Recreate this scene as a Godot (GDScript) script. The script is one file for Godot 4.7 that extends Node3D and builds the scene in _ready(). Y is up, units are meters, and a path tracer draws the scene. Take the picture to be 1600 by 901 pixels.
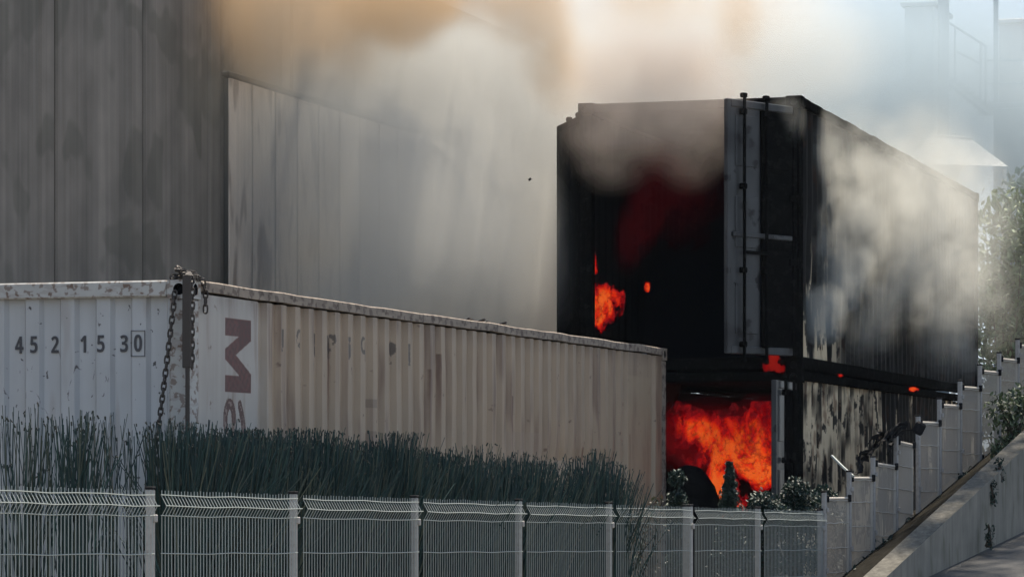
extends Node3D
# A burning stack of shipping containers behind a wire fence. Units are metres, y is up, the camera looks along -z.

const F := 4900.0          # focal length in pixels of a 1600 wide picture
const EYE := 1.6
const HORIZON := 739.0

var used := {}
var M := {}
var rng := RandomNumberGenerator.new()

# ---------------------------------------------------------------- helpers
func at(px: float, py: float, z: float) -> Vector3:   # a point of the place at that depth
	return Vector3((px - 800.0) / F * z, EYE + (HORIZON - py) / F * z, -z)

func numbered(n: String) -> String:
	if not used.has(n):
		used[n] = 0
		return n
	used[n] += 1
	return "%s_%03d" % [n, used[n]]

func tag(o: Node, label: String, category: String, group := "", kind := "") -> Node:
	o.set_meta("label", label)
	o.set_meta("category", category)
	if group != "": o.set_meta("group", group)
	if kind != "": o.set_meta("kind", kind)
	return o

func thing(called: String, label: String, category: String, tf := Transform3D(), group := "", kind := "") -> Node3D:
	var o := Node3D.new()
	o.name = numbered(called)
	add_child(o)
	o.transform = tf
	tag(o, label, category, group, kind)
	return o

func mesh_of(st: SurfaceTool) -> ArrayMesh:
	st.generate_normals()
	return st.commit()

func put(called: String, mesh: Mesh, mat: Material, parent: Node = null, tf := Transform3D()) -> MeshInstance3D:
	var o := MeshInstance3D.new()
	o.mesh = mesh
	o.material_override = mat
	o.transform = tf
	if parent == null:
		o.name = numbered(called)
		add_child(o)
	else:
		var n := called
		var k := 0
		while parent.has_node(n):
			k += 1
			n = "%s_%03d" % [called, k]
		o.name = n
		parent.add_child(o)
	return o

func obj(called: String, st: SurfaceTool, mat: Material, parent: Node = null, tf := Transform3D()) -> MeshInstance3D:
	return put(called, mesh_of(st), mat, parent, tf)

func ms(smooth := false) -> SurfaceTool:
	var st := SurfaceTool.new()
	st.begin(Mesh.PRIMITIVE_TRIANGLES)
	st.set_smooth_group(0 if smooth else -1)
	st.set_uv(Vector2.ZERO)
	return st

func tri(st: SurfaceTool, a: Vector3, b: Vector3, c: Vector3) -> void:
	st.add_vertex(a); st.add_vertex(b); st.add_vertex(c)

func quad(st: SurfaceTool, a: Vector3, b: Vector3, c: Vector3, d: Vector3, ua := Vector2.ZERO, ub := Vector2.ZERO, uc := Vector2.ZERO, ud := Vector2.ZERO) -> void:
	st.set_uv(ua); st.add_vertex(a); st.set_uv(ub); st.add_vertex(b); st.set_uv(uc); st.add_vertex(c)
	st.set_uv(ua); st.add_vertex(a); st.set_uv(uc); st.add_vertex(c); st.set_uv(ud); st.add_vertex(d)

# a box with chamfered edges; frame gives its axes and centre
func box(st: SurfaceTool, c: Vector3, size: Vector3, ch := 0.0, frame := Transform3D()) -> void:
	var h := size * 0.5
	if ch <= 0.0:
		var p := []
		for i in 8:
			p.append(frame * (c + Vector3(h.x if i & 1 else -h.x, h.y if i & 2 else -h.y, h.z if i & 4 else -h.z)))
		for f in [[0, 2, 3, 1], [4, 5, 7, 6], [0, 4, 6, 2], [1, 3, 7, 5], [0, 1, 5, 4], [2, 6, 7, 3]]:
			quad(st, p[f[0]], p[f[1]], p[f[2]], p[f[3]])
		return
	ch = minf(ch, minf(h.x, minf(h.y, h.z)) * 0.6)
	# three points at every corner
	var q := {}
	for i in 8:
		var s := Vector3(1 if i & 1 else -1, 1 if i & 2 else -1, 1 if i & 4 else -1)
		for a in 3:
			var e := h - Vector3(ch, ch, ch)
			e[a] = h[a]
			q[i * 3 + a] = frame * (c + e * s)
	for a in 3:
		var b := (a + 1) % 3
		var d := (a + 2) % 3
		for sg in [0, 1]:
			var base: int = sg << a
			var i0: int = base
			var i1: int = base | (1 << b)
			var i2: int = base | (1 << b) | (1 << d)
			var i3: int = base | (1 << d)
			if sg == 1: quad(st, q[i0 * 3 + a], q[i3 * 3 + a], q[i2 * 3 + a], q[i1 * 3 + a])
			else: quad(st, q[i0 * 3 + a], q[i1 * 3 + a], q[i2 * 3 + a], q[i3 * 3 + a])
		# the edges along a
		for e in 4:
			var k := 0
			if e & 1: k |= 1 << b
			if e & 2: k |= 1 << d
			var k2 := k | (1 << a)
			quad(st, q[k * 3 + b], q[k2 * 3 + b], q[k2 * 3 + d], q[k * 3 + d])
	for i in 8:
		tri(st, q[i * 3], q[i * 3 + 1], q[i * 3 + 2])

# a tube through points; radii one or one each
func tube(st: SurfaceTool, pts: Array, r, sides := 6, caps := true) -> void:
	var n := pts.size()
	var prev := []
	var ref := Vector3(0.31, 0.17, 0.94).normalized()
	for i in n:
		var d: Vector3 = (pts[mini(i + 1, n - 1)] - pts[maxi(i - 1, 0)]).normalized()
		if absf(d.dot(ref)) > 0.95: ref = Vector3(0.9, 0.3, 0.1).normalized()
		var u := d.cross(ref).normalized()
		var v := d.cross(u)
		var rad: float = r[i] if r is Array else r
		var ring := []
		for k in sides:
			var a := TAU * k / sides
			ring.append(pts[i] + (u * cos(a) + v * sin(a)) * rad)
		if i > 0:
			for k in sides:
				var k2 := (k + 1) % sides
				quad(st, prev[k], prev[k2], ring[k2], ring[k])
		if caps and (i == 0 or i == n - 1):
			for k in range(1, sides - 1):
				if i == 0: tri(st, ring[0], ring[k], ring[k + 1])
				else: tri(st, ring[0], ring[k + 1], ring[k])
		prev = ring

func lin(r: float, g: float, b: float) -> Color:
	return Color(r, g, b).linear_to_srgb()

func mat(c: Color, rough := 0.8, metal := 0.0) -> StandardMaterial3D:
	var m := StandardMaterial3D.new()
	m.albedo_color = c
	m.roughness = rough
	m.metallic = metal
	m.cull_mode = BaseMaterial3D.CULL_DISABLED
	return m

func painted(w: int, h: int, cb: Callable) -> ImageTexture:   # cb(u, v) -> sRGB colour
	var d := PackedByteArray()
	d.resize(w * h * 3)
	var i := 0
	for y in h:
		for x in w:
			var c: Color = cb.call((x + 0.5) / w, (y + 0.5) / h)
			d[i] = clampi(int(c.r * 255.0), 0, 255)
			d[i + 1] = clampi(int(c.g * 255.0), 0, 255)
			d[i + 2] = clampi(int(c.b * 255.0), 0, 255)
			i += 3
	return ImageTexture.create_from_image(Image.create_from_data(w, h, false, Image.FORMAT_RGB8, d))

func noise(sd: int, freq: float, oct := 4) -> FastNoiseLite:
	var n := FastNoiseLite.new()
	n.seed = sd
	n.noise_type = FastNoiseLite.TYPE_SIMPLEX_SMOOTH
	n.frequency = freq
	n.fractal_octaves = oct
	return n

func textured(t: Texture2D, rough := 0.85, metal := 0.0) -> StandardMaterial3D:
	var m := mat(Color.WHITE, rough, metal)
	m.albedo_texture = t
	return m

func tri_mat(t: Texture2D, scale: float, rough := 0.9) -> StandardMaterial3D:
	var m := textured(t, rough)
	m.uv1_triplanar = true
	m.uv1_world_triplanar = true
	m.uv1_scale = Vector3.ONE * scale
	return m

# ---------------------------------------------------------------- closed level surfaces of a field (surface nets)
func level_mesh(f: PackedFloat32Array, nx: int, ny: int, nz: int, org: Vector3, cell: float, lv: float, normals := false) -> ArrayMesh:
	var idx := PackedInt32Array()
	idx.resize(nx * ny * nz)
	idx.fill(-1)
	var vs := PackedVector3Array()
	var sx := 1
	var sy := nx
	var sz := nx * ny
	var off := [0, sx, sy, sx + sy, sz, sx + sz, sy + sz, sx + sy + sz]
	var edges := [[0, 1], [2, 3], [4, 5], [6, 7], [0, 2], [1, 3], [4, 6], [5, 7], [0, 4], [1, 5], [2, 6], [3, 7]]
	for z in nz - 1:
		for y in ny - 1:
			var row := z * sz + y * sy
			for x in nx - 1:
				var b := row + x
				var a0 := f[b] > lv
				if a0 == (f[b + sx] > lv) and a0 == (f[b + sy] > lv) and a0 == (f[b + sx + sy] > lv) and a0 == (f[b + sz] > lv) and a0 == (f[b + sx + sz] > lv) and a0 == (f[b + sy + sz] > lv) and a0 == (f[b + sx + sy + sz] > lv):
					continue
				var sum := Vector3.ZERO
				var n := 0
				for e in edges:
					var va := f[b + off[e[0]]]
					var vb := f[b + off[e[1]]]
					if (va > lv) == (vb > lv): continue
					var t := (lv - va) / (vb - va)
					var pa := Vector3(e[0] & 1, (e[0] >> 1) & 1, e[0] >> 2)
					var pb := Vector3(e[1] & 1, (e[1] >> 1) & 1, e[1] >> 2)
					sum += pa.lerp(pb, t)
					n += 1
				idx[b] = vs.size()
				vs.append(org + (Vector3(x, y, z) + sum / n) * cell)
	var ind := PackedInt32Array()
	for z in range(1, nz - 1):
		for y in range(1, ny - 1):
			for x in range(1, nx - 1):
				var b := z * sz + y * sy + x
				if idx[b] < 0: continue
				var a0 := f[b] > lv
				for k in 3:
					var s: int = [sx, sy, sz][k]
					if a0 == (f[b + s] > lv): continue
					var u: int = [sy, sz, sx][k]
					var w: int = [sz, sx, sy][k]
					var i0 := idx[b]
					var i1 := idx[b - u]
					var i2 := idx[b - u - w]
					var i3 := idx[b - w]
					if i0 < 0 or i1 < 0 or i2 < 0 or i3 < 0: continue
					if a0: ind.append_array(PackedInt32Array([i0, i2, i1, i0, i3, i2]))
					else: ind.append_array(PackedInt32Array([i0, i1, i2, i0, i2, i3]))
	if ind.is_empty(): return null
	var vol := 0.0
	for i in range(0, ind.size(), 3):
		vol += vs[ind[i]].dot(vs[ind[i + 1]].cross(vs[ind[i + 2]]))
	if vol > 0.0:
		for i in range(0, ind.size(), 3):
			var t := ind[i]
			ind[i] = ind[i + 1]
			ind[i + 1] = t
	var arr := []
	arr.resize(Mesh.ARRAY_MAX)
	arr[Mesh.ARRAY_VERTEX] = vs
	arr[Mesh.ARRAY_INDEX] = ind
	var m := ArrayMesh.new()
	m.add_surface_from_arrays(Mesh.PRIMITIVE_TRIANGLES, arr)
	return m

# a field of soft ellipsoids [centre, radii, weight, turn], torn by noise
func puff_field(lo: Vector3, hi: Vector3, cell: float, puffs: Array, nz_: FastNoiseLite, warp: float, rough: float, soft := 0.0, stretch := Vector3.ONE, erode := 0.0) -> Array:
	var n := Vector3i(((hi - lo) / cell).ceil()) + Vector3i.ONE
	var f := PackedFloat32Array()
	f.resize(n.x * n.y * n.z)
	f.fill(-1.0)
	var inv := []
	for p in puffs:
		var b: Basis = (p[3] if p.size() > 3 else Basis())
		inv.append((b * Basis.from_scale(p[1])).inverse())
	for i in puffs.size():      # each puff visits only its own box
		var p: Array = puffs[i]
		var b: Basis = inv[i]
		var c: Vector3 = p[0]
		var r: Vector3 = p[1]
		var reach := maxf(r.x, maxf(r.y, r.z)) + warp
		if p.size() <= 3: r += Vector3.ONE * warp
		else: r = Vector3.ONE * reach
		var a0 := Vector3i(((c - r - lo) / cell).floor()).clamp(Vector3i.ONE, n - Vector3i.ONE * 2)
		var a1 := Vector3i(((c + r - lo) / cell).ceil()).clamp(Vector3i.ONE, n - Vector3i.ONE * 2)
		for z in range(a0.z, a1.z + 1):
			for y in range(a0.y, a1.y + 1):
				for x in range(a0.x, a1.x + 1):
					var q := lo + Vector3(x, y, z) * cell
					var d := b * (q - c)
					var l := d.length_squared()
					if l > 1.0: continue
					var k := x + n.x * (y + n.y * z)
					var v: float = p[2] * (1.0 - l) * (1.0 - l * soft)
					if f[k] < 0.0: f[k] = 0.0
					f[k] = f[k] + v
	var k := 0
	for z in n.z:
		for y in n.y:
			for x in n.x:
				var s := f[k]
				if s > 0.0:
					var q := (lo + Vector3(x, y, z) * cell) * stretch
					var t := nz_.get_noise_3dv(q) + 0.45 * nz_.get_noise_3dv(q * 2.7 + Vector3(7, 3, 1))
					f[k] = s * (1.0 + 1.5 * rough * t) + erode * (2.6 * t - 0.55)
				k += 1
	return [f, n.x, n.y, n.z, lo, cell]

func smoke(called: String, label: String, field: Array, levels: Array, density: float, color: Color) -> void:
	var o := thing(called, label, "smoke", Transform3D(), "", "stuff")
	for i in levels.size():      # thin outside, thicker within, so that no edge shows
		var me := level_mesh(field[0], field[1], field[2], field[3], field[4], field[5], levels[i])
		if me == null: continue
		var m := FogMaterial.new()
		m.albedo = color
		m.density = density * (0.2 + 1.6 * i / (levels.size() - 1.0))
		put("smoke_layer", me, m, o)

func _ready() -> void:
	rng.seed = 11
	setting()
	materials()
	ground_and_walls()
	front_container()
	burning_stack()
	stack_fire()
	fences()
	plants()
	far_things()
	chains()
	debris()
	smoke_clouds()

# ---------------------------------------------------------------- camera, sky, sun
func setting() -> void:
	var cam := Camera3D.new()
	cam.name = "camera"
	cam.projection = Camera3D.PROJECTION_FRUSTUM
	cam.near = 0.5
	cam.far = 1500.0
	cam.size = 0.5 * 901.0 / F
	cam.frustum_offset = Vector2(0.0, 0.5 * (HORIZON - 450.5) / F)
	cam.position = Vector3(0, EYE, 0)
	add_child(cam)
	cam.current = true
	var e := Environment.new()
	e.background_mode = Environment.BG_SKY
	var sky := Sky.new()
	var sm := ProceduralSkyMaterial.new()
	sm.sky_top_color = Color(0.66, 0.75, 0.88)
	sm.sky_horizon_color = Color(0.84, 0.89, 0.92)
	sm.sky_curve = 0.2
	sm.ground_bottom_color = Color(0.30, 0.29, 0.27)
	sm.ground_horizon_color = Color(0.72, 0.73, 0.72)
	sm.sky_energy_multiplier = 0.75
	sm.sun_angle_max = 12.0
	sky.sky_material = sm
	e.sky = sky
	e.tonemap_mode = Environment.TONE_MAPPER_LINEAR
	e.tonemap_exposure = 2.25
	e.sdfgi_enabled = true
	e.ssao_enabled = true
	e.ssil_enabled = true
	e.volumetric_fog_enabled = true
	e.volumetric_fog_density = 0.0
	e.fog_enabled = true
	e.fog_mode = Environment.FOG_MODE_EXPONENTIAL
	e.fog_density = 0.00012
	e.fog_light_color = Color(0.80, 0.88, 0.95)
	var w := WorldEnvironment.new()
	w.name = "world_environment"
	w.environment = e
	add_child(w)
	var sun := DirectionalLight3D.new()
	sun.name = "sun"
	sun.light_energy = 1.6
	sun.light_color = Color(1.0, 0.95, 0.87)
	sun.light_angular_distance = 1.5
	sun.shadow_enabled = true
	add_child(sun)
	var d := Vector3(0.125, 0.91, -0.39)     # towards the sun: ahead, a little to the right, high
	sun.look_at_from_position(Vector3.ZERO, -d, Vector3.UP)

func materials() -> void:
	var n1 := noise(1, 1.0, 4)
	var n2 := noise(2, 1.0, 3)
	# weathered concrete with vertical runs
	M.concrete = textured(painted(512, 1024, func(u, v):
		var run := n1.get_noise_2d(u * 30.0, v * 1.2) * 0.5 + n1.get_noise_2d(u * 9.0, v * 0.7 + 4.0) * 0.6
		var blot := n2.get_noise_2d(u * 5.0 + 9.0, v * 9.0)
		var patch := smoothstep(0.12, 0.3, n2.get_noise_2d(u * 3.0 + 2.0, v * 5.0 + 30.0))
		var g := 0.44 + 0.11 * run + 0.05 * blot + 0.02 * n1.get_noise_2d(u * 200.0, v * 300.0)
		return Color(g * 1.02, g * 0.975, g * 0.915).lerp(Color(0.27, 0.27, 0.24), patch * 0.32)))
	M.cladding = textured(painted(512, 512, func(u, v):
		var run := n1.get_noise_2d(u * 40.0 + 3.0, v * 1.0)
		var g := 0.80 + 0.05 * run + 0.05 * n2.get_noise_2d(u * 6.0, v * 6.0)
		var soot := smoothstep(0.1, 0.5, n2.get_noise_2d(u * 9.0 + 40.0, v * 4.0))
		return Color(g, g * 0.945, g * 0.885).lerp(Color(0.38, 0.33, 0.30), soot * 0.5)))
	M.joint = mat(lin(0.05, 0.05, 0.045), 0.95)
	M.ground = tri_mat(painted(512, 512, func(u, v):
		var g := 0.40 + 0.07 * n1.get_noise_2d(u * 8.0, v * 8.0) + 0.10 * n2.get_noise_2d(u * 90.0, v * 90.0)
		return Color(g, g * 0.95, g * 0.86)), 0.25)
	M.asphalt = tri_mat(painted(512, 512, func(u, v):
		var g := 0.20 + 0.05 * n1.get_noise_2d(u * 6.0, v * 6.0) + 0.06 * n2.get_noise_2d(u * 120.0, v * 120.0)
		return Color(g, g, g * 1.02)), 0.3)
	M.soil = tri_mat(painted(256, 256, func(u, v):
		var g := 0.15 + 0.07 * n1.get_noise_2d(u * 20.0, v * 20.0) + 0.06 * n2.get_noise_2d(u * 60.0, v * 60.0)
		return Color(g, g * 0.97, g * 0.90)), 0.6)
	M.soil.specular_mode = BaseMaterial3D.SPECULAR_DISABLED
	M.wall = tri_mat(painted(512, 512, func(u, v):
		var run := n1.get_noise_2d(u * 26.0, v * 1.6 + 2.0)
		var g := 0.45 + 0.08 * run + 0.05 * n2.get_noise_2d(u * 7.0, v * 7.0) + 0.02 * n1.get_noise_2d(u * 150.0, v * 150.0)
		var moss := smoothstep(0.15, 0.5, n2.get_noise_2d(u * 12.0 + 5.0, v * 3.0 + 8.0))
		return Color(g, g * 0.97, g * 0.90).lerp(Color(0.30, 0.30, 0.25), moss * 0.6)), 0.4)
	# paint of the white container, rails and posts
	M.white_rail = tri_mat(painted(512, 512, func(u, v):
		var g := 0.64 + 0.03 * n1.get_noise_2d(u * 10.0, v * 10.0)
		var rust := smoothstep(0.16, 0.34, n2.get_noise_2d(u * 24.0, v * 24.0) + 0.25 * n1.get_noise_2d(u * 80.0, v * 80.0))
		return Color(g, g, g * 0.99).lerp(Color(0.36, 0.28, 0.24), rust * 0.8)), 0.55)
	M.tan_rail = tri_mat(painted(512, 512, func(u, v):
		var g := 0.52 + 0.05 * n1.get_noise_2d(u * 10.0, v * 10.0)
		var rust := smoothstep(0.02, 0.30, n2.get_noise_2d(u * 16.0, v * 16.0) + 0.3 * n1.get_noise_2d(u * 60.0, v * 60.0))
		return Color(g, g * 0.92, g * 0.84).lerp(Color(0.29, 0.25, 0.23), rust * 0.85)), 0.55)
	M.soot = tri_mat(painted(512, 512, func(u, v):
		var a := n1.get_noise_2d(u * 12.0, v * 8.0)
		var g := 0.065 + 0.035 * a + 0.03 * n2.get_noise_2d(u * 50.0, v * 50.0)
		var ash := smoothstep(0.25, 0.5, n2.get_noise_2d(u * 9.0 + 20.0, v * 9.0))
		return Color(g, g * 0.98, g * 0.98).lerp(Color(0.20, 0.195, 0.19), ash * 0.5)), 0.65, 0.1)
	M.soot.specular_mode = BaseMaterial3D.SPECULAR_DISABLED
	M.soot.metallic = 0.0
	M.black = mat(lin(0.012, 0.012, 0.014), 0.7)
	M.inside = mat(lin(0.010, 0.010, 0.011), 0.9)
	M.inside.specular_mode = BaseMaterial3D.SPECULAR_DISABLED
	M.black.metallic_specular = 0.2
	M.chain = mat(lin(0.045, 0.038, 0.035), 0.6, 0.4)
	M.galv = mat(lin(0.25, 0.28, 0.275), 0.55, 0.0)
	M.post = tri_mat(painted(256, 256, func(u, v):
		var g := 0.59 + 0.04 * n1.get_noise_2d(u * 14.0, v * 14.0)
		var s := smoothstep(0.25, 0.5, n2.get_noise_2d(u * 30.0, v * 12.0))
		return Color(g, g * 0.985, g * 0.97).lerp(Color(0.45, 0.42, 0.40), s * 0.5)), 1.2, 0.6)
	M.coping = tri_mat(painted(256, 256, func(u, v):
		var g := 0.36 + 0.09 * n1.get_noise_2d(u * 16.0, v * 16.0) + 0.06 * n2.get_noise_2d(u * 60.0, v * 60.0)
		return Color(g, g * 0.98, g * 0.93)), 0.6)
	M.coping.specular_mode = BaseMaterial3D.SPECULAR_DISABLED
	M.cream_wire = mat(lin(0.42, 0.385, 0.34), 0.6)
	M.digit = mat(lin(0.055, 0.055, 0.062), 0.8)
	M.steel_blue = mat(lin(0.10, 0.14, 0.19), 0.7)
	M.white_roof = mat(lin(0.75, 0.75, 0.74), 0.6)

# ---------------------------------------------------------------- ground, buildings' walls, retaining wall
func axis_frame(px: float, z: float, y: float, s: float) -> Transform3D:   # x runs along a container's length, z points to its right
	var c := sqrt(1.0 - s * s)
	return Transform3D(Basis(Vector3(s, 0, -c), Vector3.UP, Vector3(c, 0, s)), Vector3((px - 800.0) / F * z, y, -z))

func ground_and_walls() -> void:
	var st := ms()
	quad(st, Vector3(-300, 0, 40), Vector3(300, 0, 40), Vector3(300, 0, -500), Vector3(-300, 0, -500))
	obj("ground", st, M.ground).set_meta("kind", "structure")
	tag(get_node("ground"), "bare gravel yard under the containers and fence", "ground", "", "structure")

	# tall precast building, panels 1.9 m wide
	var tf := axis_frame(357.0, 32.0, 0.0, 0.308)
	var b := thing("concrete_building", "tall grey concrete building of weathered precast wall panels behind the containers", "building", tf)
	st = ms()
	box(st, Vector3(-0.3, 3.7, -5.06), Vector3(26.8, 7.4, 9.9))
	obj("wall", st, M.joint, b)
	var pw := 1.9
	for k in range(-7, 7):
		st = ms()
		var x0 := k * pw + 0.020
		var x1 := (k + 1) * pw - 0.020
		var zz := -0.075
		var hh := 7.38
		var u0 := fposmod(k * 0.371, 1.0)
		# front face with chamfered long edges
		var c := 0.02
		var prof := [Vector2(x0, zz - 0.05), Vector2(x0, zz - c), Vector2(x0 + c, zz), Vector2(x0 + 0.26, zz), Vector2(x0 + 0.29, zz - 0.022), Vector2(x1 - 0.29, zz - 0.022), Vector2(x1 - 0.26, zz), Vector2(x1 - c, zz), Vector2(x1, zz - c), Vector2(x1, zz - 0.05)]
		for i in 9:
			var p: Vector2 = prof[i]
			var q: Vector2 = prof[i + 1]
			var ua := u0 + (p.x - x0) / pw * 0.5
			var ub := u0 + (q.x - x0) / pw * 0.5
			quad(st, Vector3(p.x, hh, p.y), Vector3(q.x, hh, q.y), Vector3(q.x, 0.0, q.y), Vector3(p.x, 0.0, p.y), Vector2(ua, 0), Vector2(ub, 0), Vector2(ub, 1), Vector2(ua, 1))
		obj("wall_panel", st, M.concrete, b)

	# lower lining of narrow grey panels standing in front of it
	var an := thing("panel_lining", "low light grey lining of narrow upright panels against the concrete building", "wall", tf)
	var hgt := 5.655
	st = ms()
	box(st, Vector3(5.67, hgt * 0.5 - 0.01, -0.037), Vector3(11.32, hgt - 0.02, 0.045))
	obj("backing", st, M.joint, an)
	var w := 0.63
	for k in 18:
		st = ms()
		var x0 := k * w + 0.022
		var x1 := (k + 1) * w - 0.022
		var u0 := fposmod(k * 0.237, 1.0)
		var dz := rng.randf_range(-0.004, 0.004)
		var prof := [Vector2(x0, -0.020), Vector2(x0, -0.006 + dz), Vector2(x0 + 0.006, dz), Vector2(x1 - 0.006, dz), Vector2(x1, -0.006 + dz), Vector2(x1, -0.020)]
		for i in 5:
			var p: Vector2 = prof[i]
			var q: Vector2 = prof[i + 1]
			var ua := u0 + (p.x - x0) * 0.3
			var ub := u0 + (q.x - x0) * 0.3
			quad(st, Vector3(p.x, hgt - 0.02, p.y), Vector3(q.x, hgt - 0.02, q.y), Vector3(q.x, 0.0, q.y), Vector3(p.x, 0.0, p.y), Vector2(ua, 0), Vector2(ub, 0), Vector2(ub, 1), Vector2(ua, 1))
		obj("panel", st, M.cladding, an)
	st = ms()
	box(st, Vector3(5.67, hgt + 0.02, -0.026), Vector3(11.40, 0.05, 0.09), 0.008)
	obj("capping", st, M.joint, an)

	# ramp road beyond the retaining wall, rising away from the camera
	var wl := wall_line()
	st = ms()
	for i in wl.size() - 1:
		var a: Array = wl[i]
		var c: Array = wl[i + 1]
		quad(st, Vector3(a[0].x, a[1], a[0].z), Vector3(c[0].x, c[1], c[0].z), Vector3(c[0].x + 14.0, c[1], c[0].z + 4.0), Vector3(a[0].x + 14.0, a[1], a[0].z + 4.0))
	obj("ramp_road", st, M.asphalt)
	tag(get_node("ramp_road"), "sloping road that climbs beside the concrete retaining wall", "road", "", "structure")
	# the wall: face, top, back
	var fl := ledge_line()
	var rw := thing("retaining_wall", "stained concrete retaining wall that climbs beside the sloping road", "wall")
	st = ms()
	var up := Vector3(0, 1, 0)
	for i in wl.size() - 1:
		var a: Vector3 = wl[i][0]
		var c: Vector3 = wl[i + 1][0]
		var fa := Vector3(a.x, wl[i][1] - 0.3, a.z)
		var fc := Vector3(c.x, wl[i + 1][1] - 0.3, c.z)
		var inn := Vector3(-0.20, 0, -0.085)
		quad(st, a, c, fc, fa)
		quad(st, a + inn, a + inn - up * 2.0, c + inn - up * 2.0, c + inn)
	obj("wall_face", st, M.wall, rw)
	st = ms()
	for i in wl.size() - 1:
		var a: Vector3 = wl[i][0]
		var c: Vector3 = wl[i + 1][0]
		var inn := Vector3(-0.20, 0, -0.085)
		quad(st, a, a + inn, c + inn, c)
	obj("wall_top", st, M.coping, rw)
	st = ms()
	for i in wl.size() - 1:
		var a: Vector3 = wl[i][0] + Vector3(-0.2, -0.10, -0.085)
		var c: Vector3 = wl[i + 1][0] + Vector3(-0.2, -0.10, -0.085)
		var fa: Vector3 = fl[i]
		var fc: Vector3 = fl[i + 1]
		quad(st, a, fa, fc, c)
		quad(st, fa, fa - up * 3.0, fc - up * 3.0, fc)
	obj("planting_bed", st, M.soil)
	tag(get_node("planting_bed"), "sloping strip of dark soil between stepped fence and retaining wall", "soil", "", "structure")

func wall_line() -> Array:   # [top of the wall, height of the road at its foot]
	var out := []
	for i in 15:
		var t := -3.0 + i
		var p := Vector3(3.43, 0.68, -28.5).lerp(Vector3(5.3, 1.845, -32.5), t / 4.4)
		var road := 0.55 + (p.z + 29.0) * -0.125
		out.append([p, maxf(road, 0.004)])
	return out

func ledge_line() -> Array:
	var out := []
	for i in 15:
		var t := -3.0 + i
		var k := (t - 1.37) / 0.673
		out.append(step_at(k) + Vector3(-0.25, -0.06, -0.1))
	return out

func step_at(k: float) -> Vector3:   # foot of the stepped fence, k bays up
	return Vector3(3.01 + k * 0.304, 0.37 + k * 0.18, -30.2 - k * 0.6)

# ---------------------------------------------------------------- containers
# profile of a corrugated sheet: flats out, slope, flats in, slope; points (u, w)
func corrugation(u0: float, u1: float, outer: float, slope: float, inner: float, depth: float, plain := []) -> PackedVector2Array:
	var p := PackedVector2Array()
	var u := u0
	p.append(Vector2(u, 0))
	while u < u1 - 0.02:
		var flat := outer
		for z in plain:
			if u >= z[0] - 0.12 and u < z[1]: flat = z[1] - u
		u = minf(u + flat, u1)
		p.append(Vector2(u, 0))
		if u + slope * 2 + inner + 0.03 > u1:
			if u < u1: p.append(Vector2(u1, 0))
			break
		p.append(Vector2(u + slope, -depth))
		p.append(Vector2(u + slope + inner, -depth))
		p.append(Vector2(u + 2 * slope + inner, 0))
		u += 2 * slope + inner
	return p

# extrudes the profile from v0 to v1; frame columns are u, v, w; dent(u, v) -> shift along w
func sheet(st: SurfaceTool, prof: PackedVector2Array, v0: float, v1: float, rows: int, frame: Transform3D, dent: Callable, umap := Vector2.ZERO) -> void:
	var ua := umap.x
	var ub := umap.y
	if umap == Vector2.ZERO:
		ua = prof[0].x
		ub = prof[prof.size() - 1].x
	var last := []
	for i in prof.size():
		var col := []
		for r in rows + 1:
			var v := lerpf(v0, v1, float(r) / rows)
			var d: Vector2 = dent.call(prof[i].x, v)
			col.append([frame * Vector3(prof[i].x + d.y, v, prof[i].y + d.x), Vector2((prof[i].x - ua) / (ub - ua), 1.0 - (v - v0) / (v1 - v0))])
		if i > 0:
			for r in rows:
				quad(st, last[r][0], col[r][0], col[r + 1][0], last[r + 1][0], last[r][1], col[r][1], col[r + 1][1], last[r + 1][1])
		last = col

func nodent(_u, _v) -> Vector2:
	return Vector2.ZERO

func seg_dist(p: Vector2, pts: PackedVector2Array) -> float:
	var d := 99.0
	for i in pts.size() - 1:
		d = minf(d, p.distance_to(Geometry2D.get_closest_point_to_segment(p, pts[i], pts[i + 1])))
	return d

func casting(parent: Node, c: Vector3, m: Material, sx: float, sz: float) -> void:   # corner block with an opening in its end and its side
	var cs := CSGCombiner3D.new()
	cs.name = "corner_casting"
	var k := 0
	while parent.has_node(NodePath(cs.name)):
		k += 1
		cs.name = "corner_casting_%03d" % k
	var b := CSGBox3D.new()
	b.size = Vector3(0.178, 0.124, 0.168)
	b.name = "block"
	b.material = m
	cs.add_child(b)
	for a in 2:
		var h := CSGCylinder3D.new()
		h.name = "opening" if a == 0 else "opening_001"
		h.radius = 0.040
		h.height = 0.12
		h.sides = 20
		h.operation = CSGShape3D.OPERATION_SUBTRACTION
		h.material = M.black
		if a == 0: h.transform = Transform3D(Basis.from_euler(Vector3(0, 0, PI / 2)).scaled(Vector3(1, 1, 1)), Vector3(sx * 0.089, 0, 0))
		else: h.transform = Transform3D(Basis.from_euler(Vector3(PI / 2, 0, 0)).scaled(Vector3(0.9, 1.0, 1)), Vector3(0, 0, sz * 0.084))
		cs.add_child(h)
	cs.position = c
	parent.add_child(cs)

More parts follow.
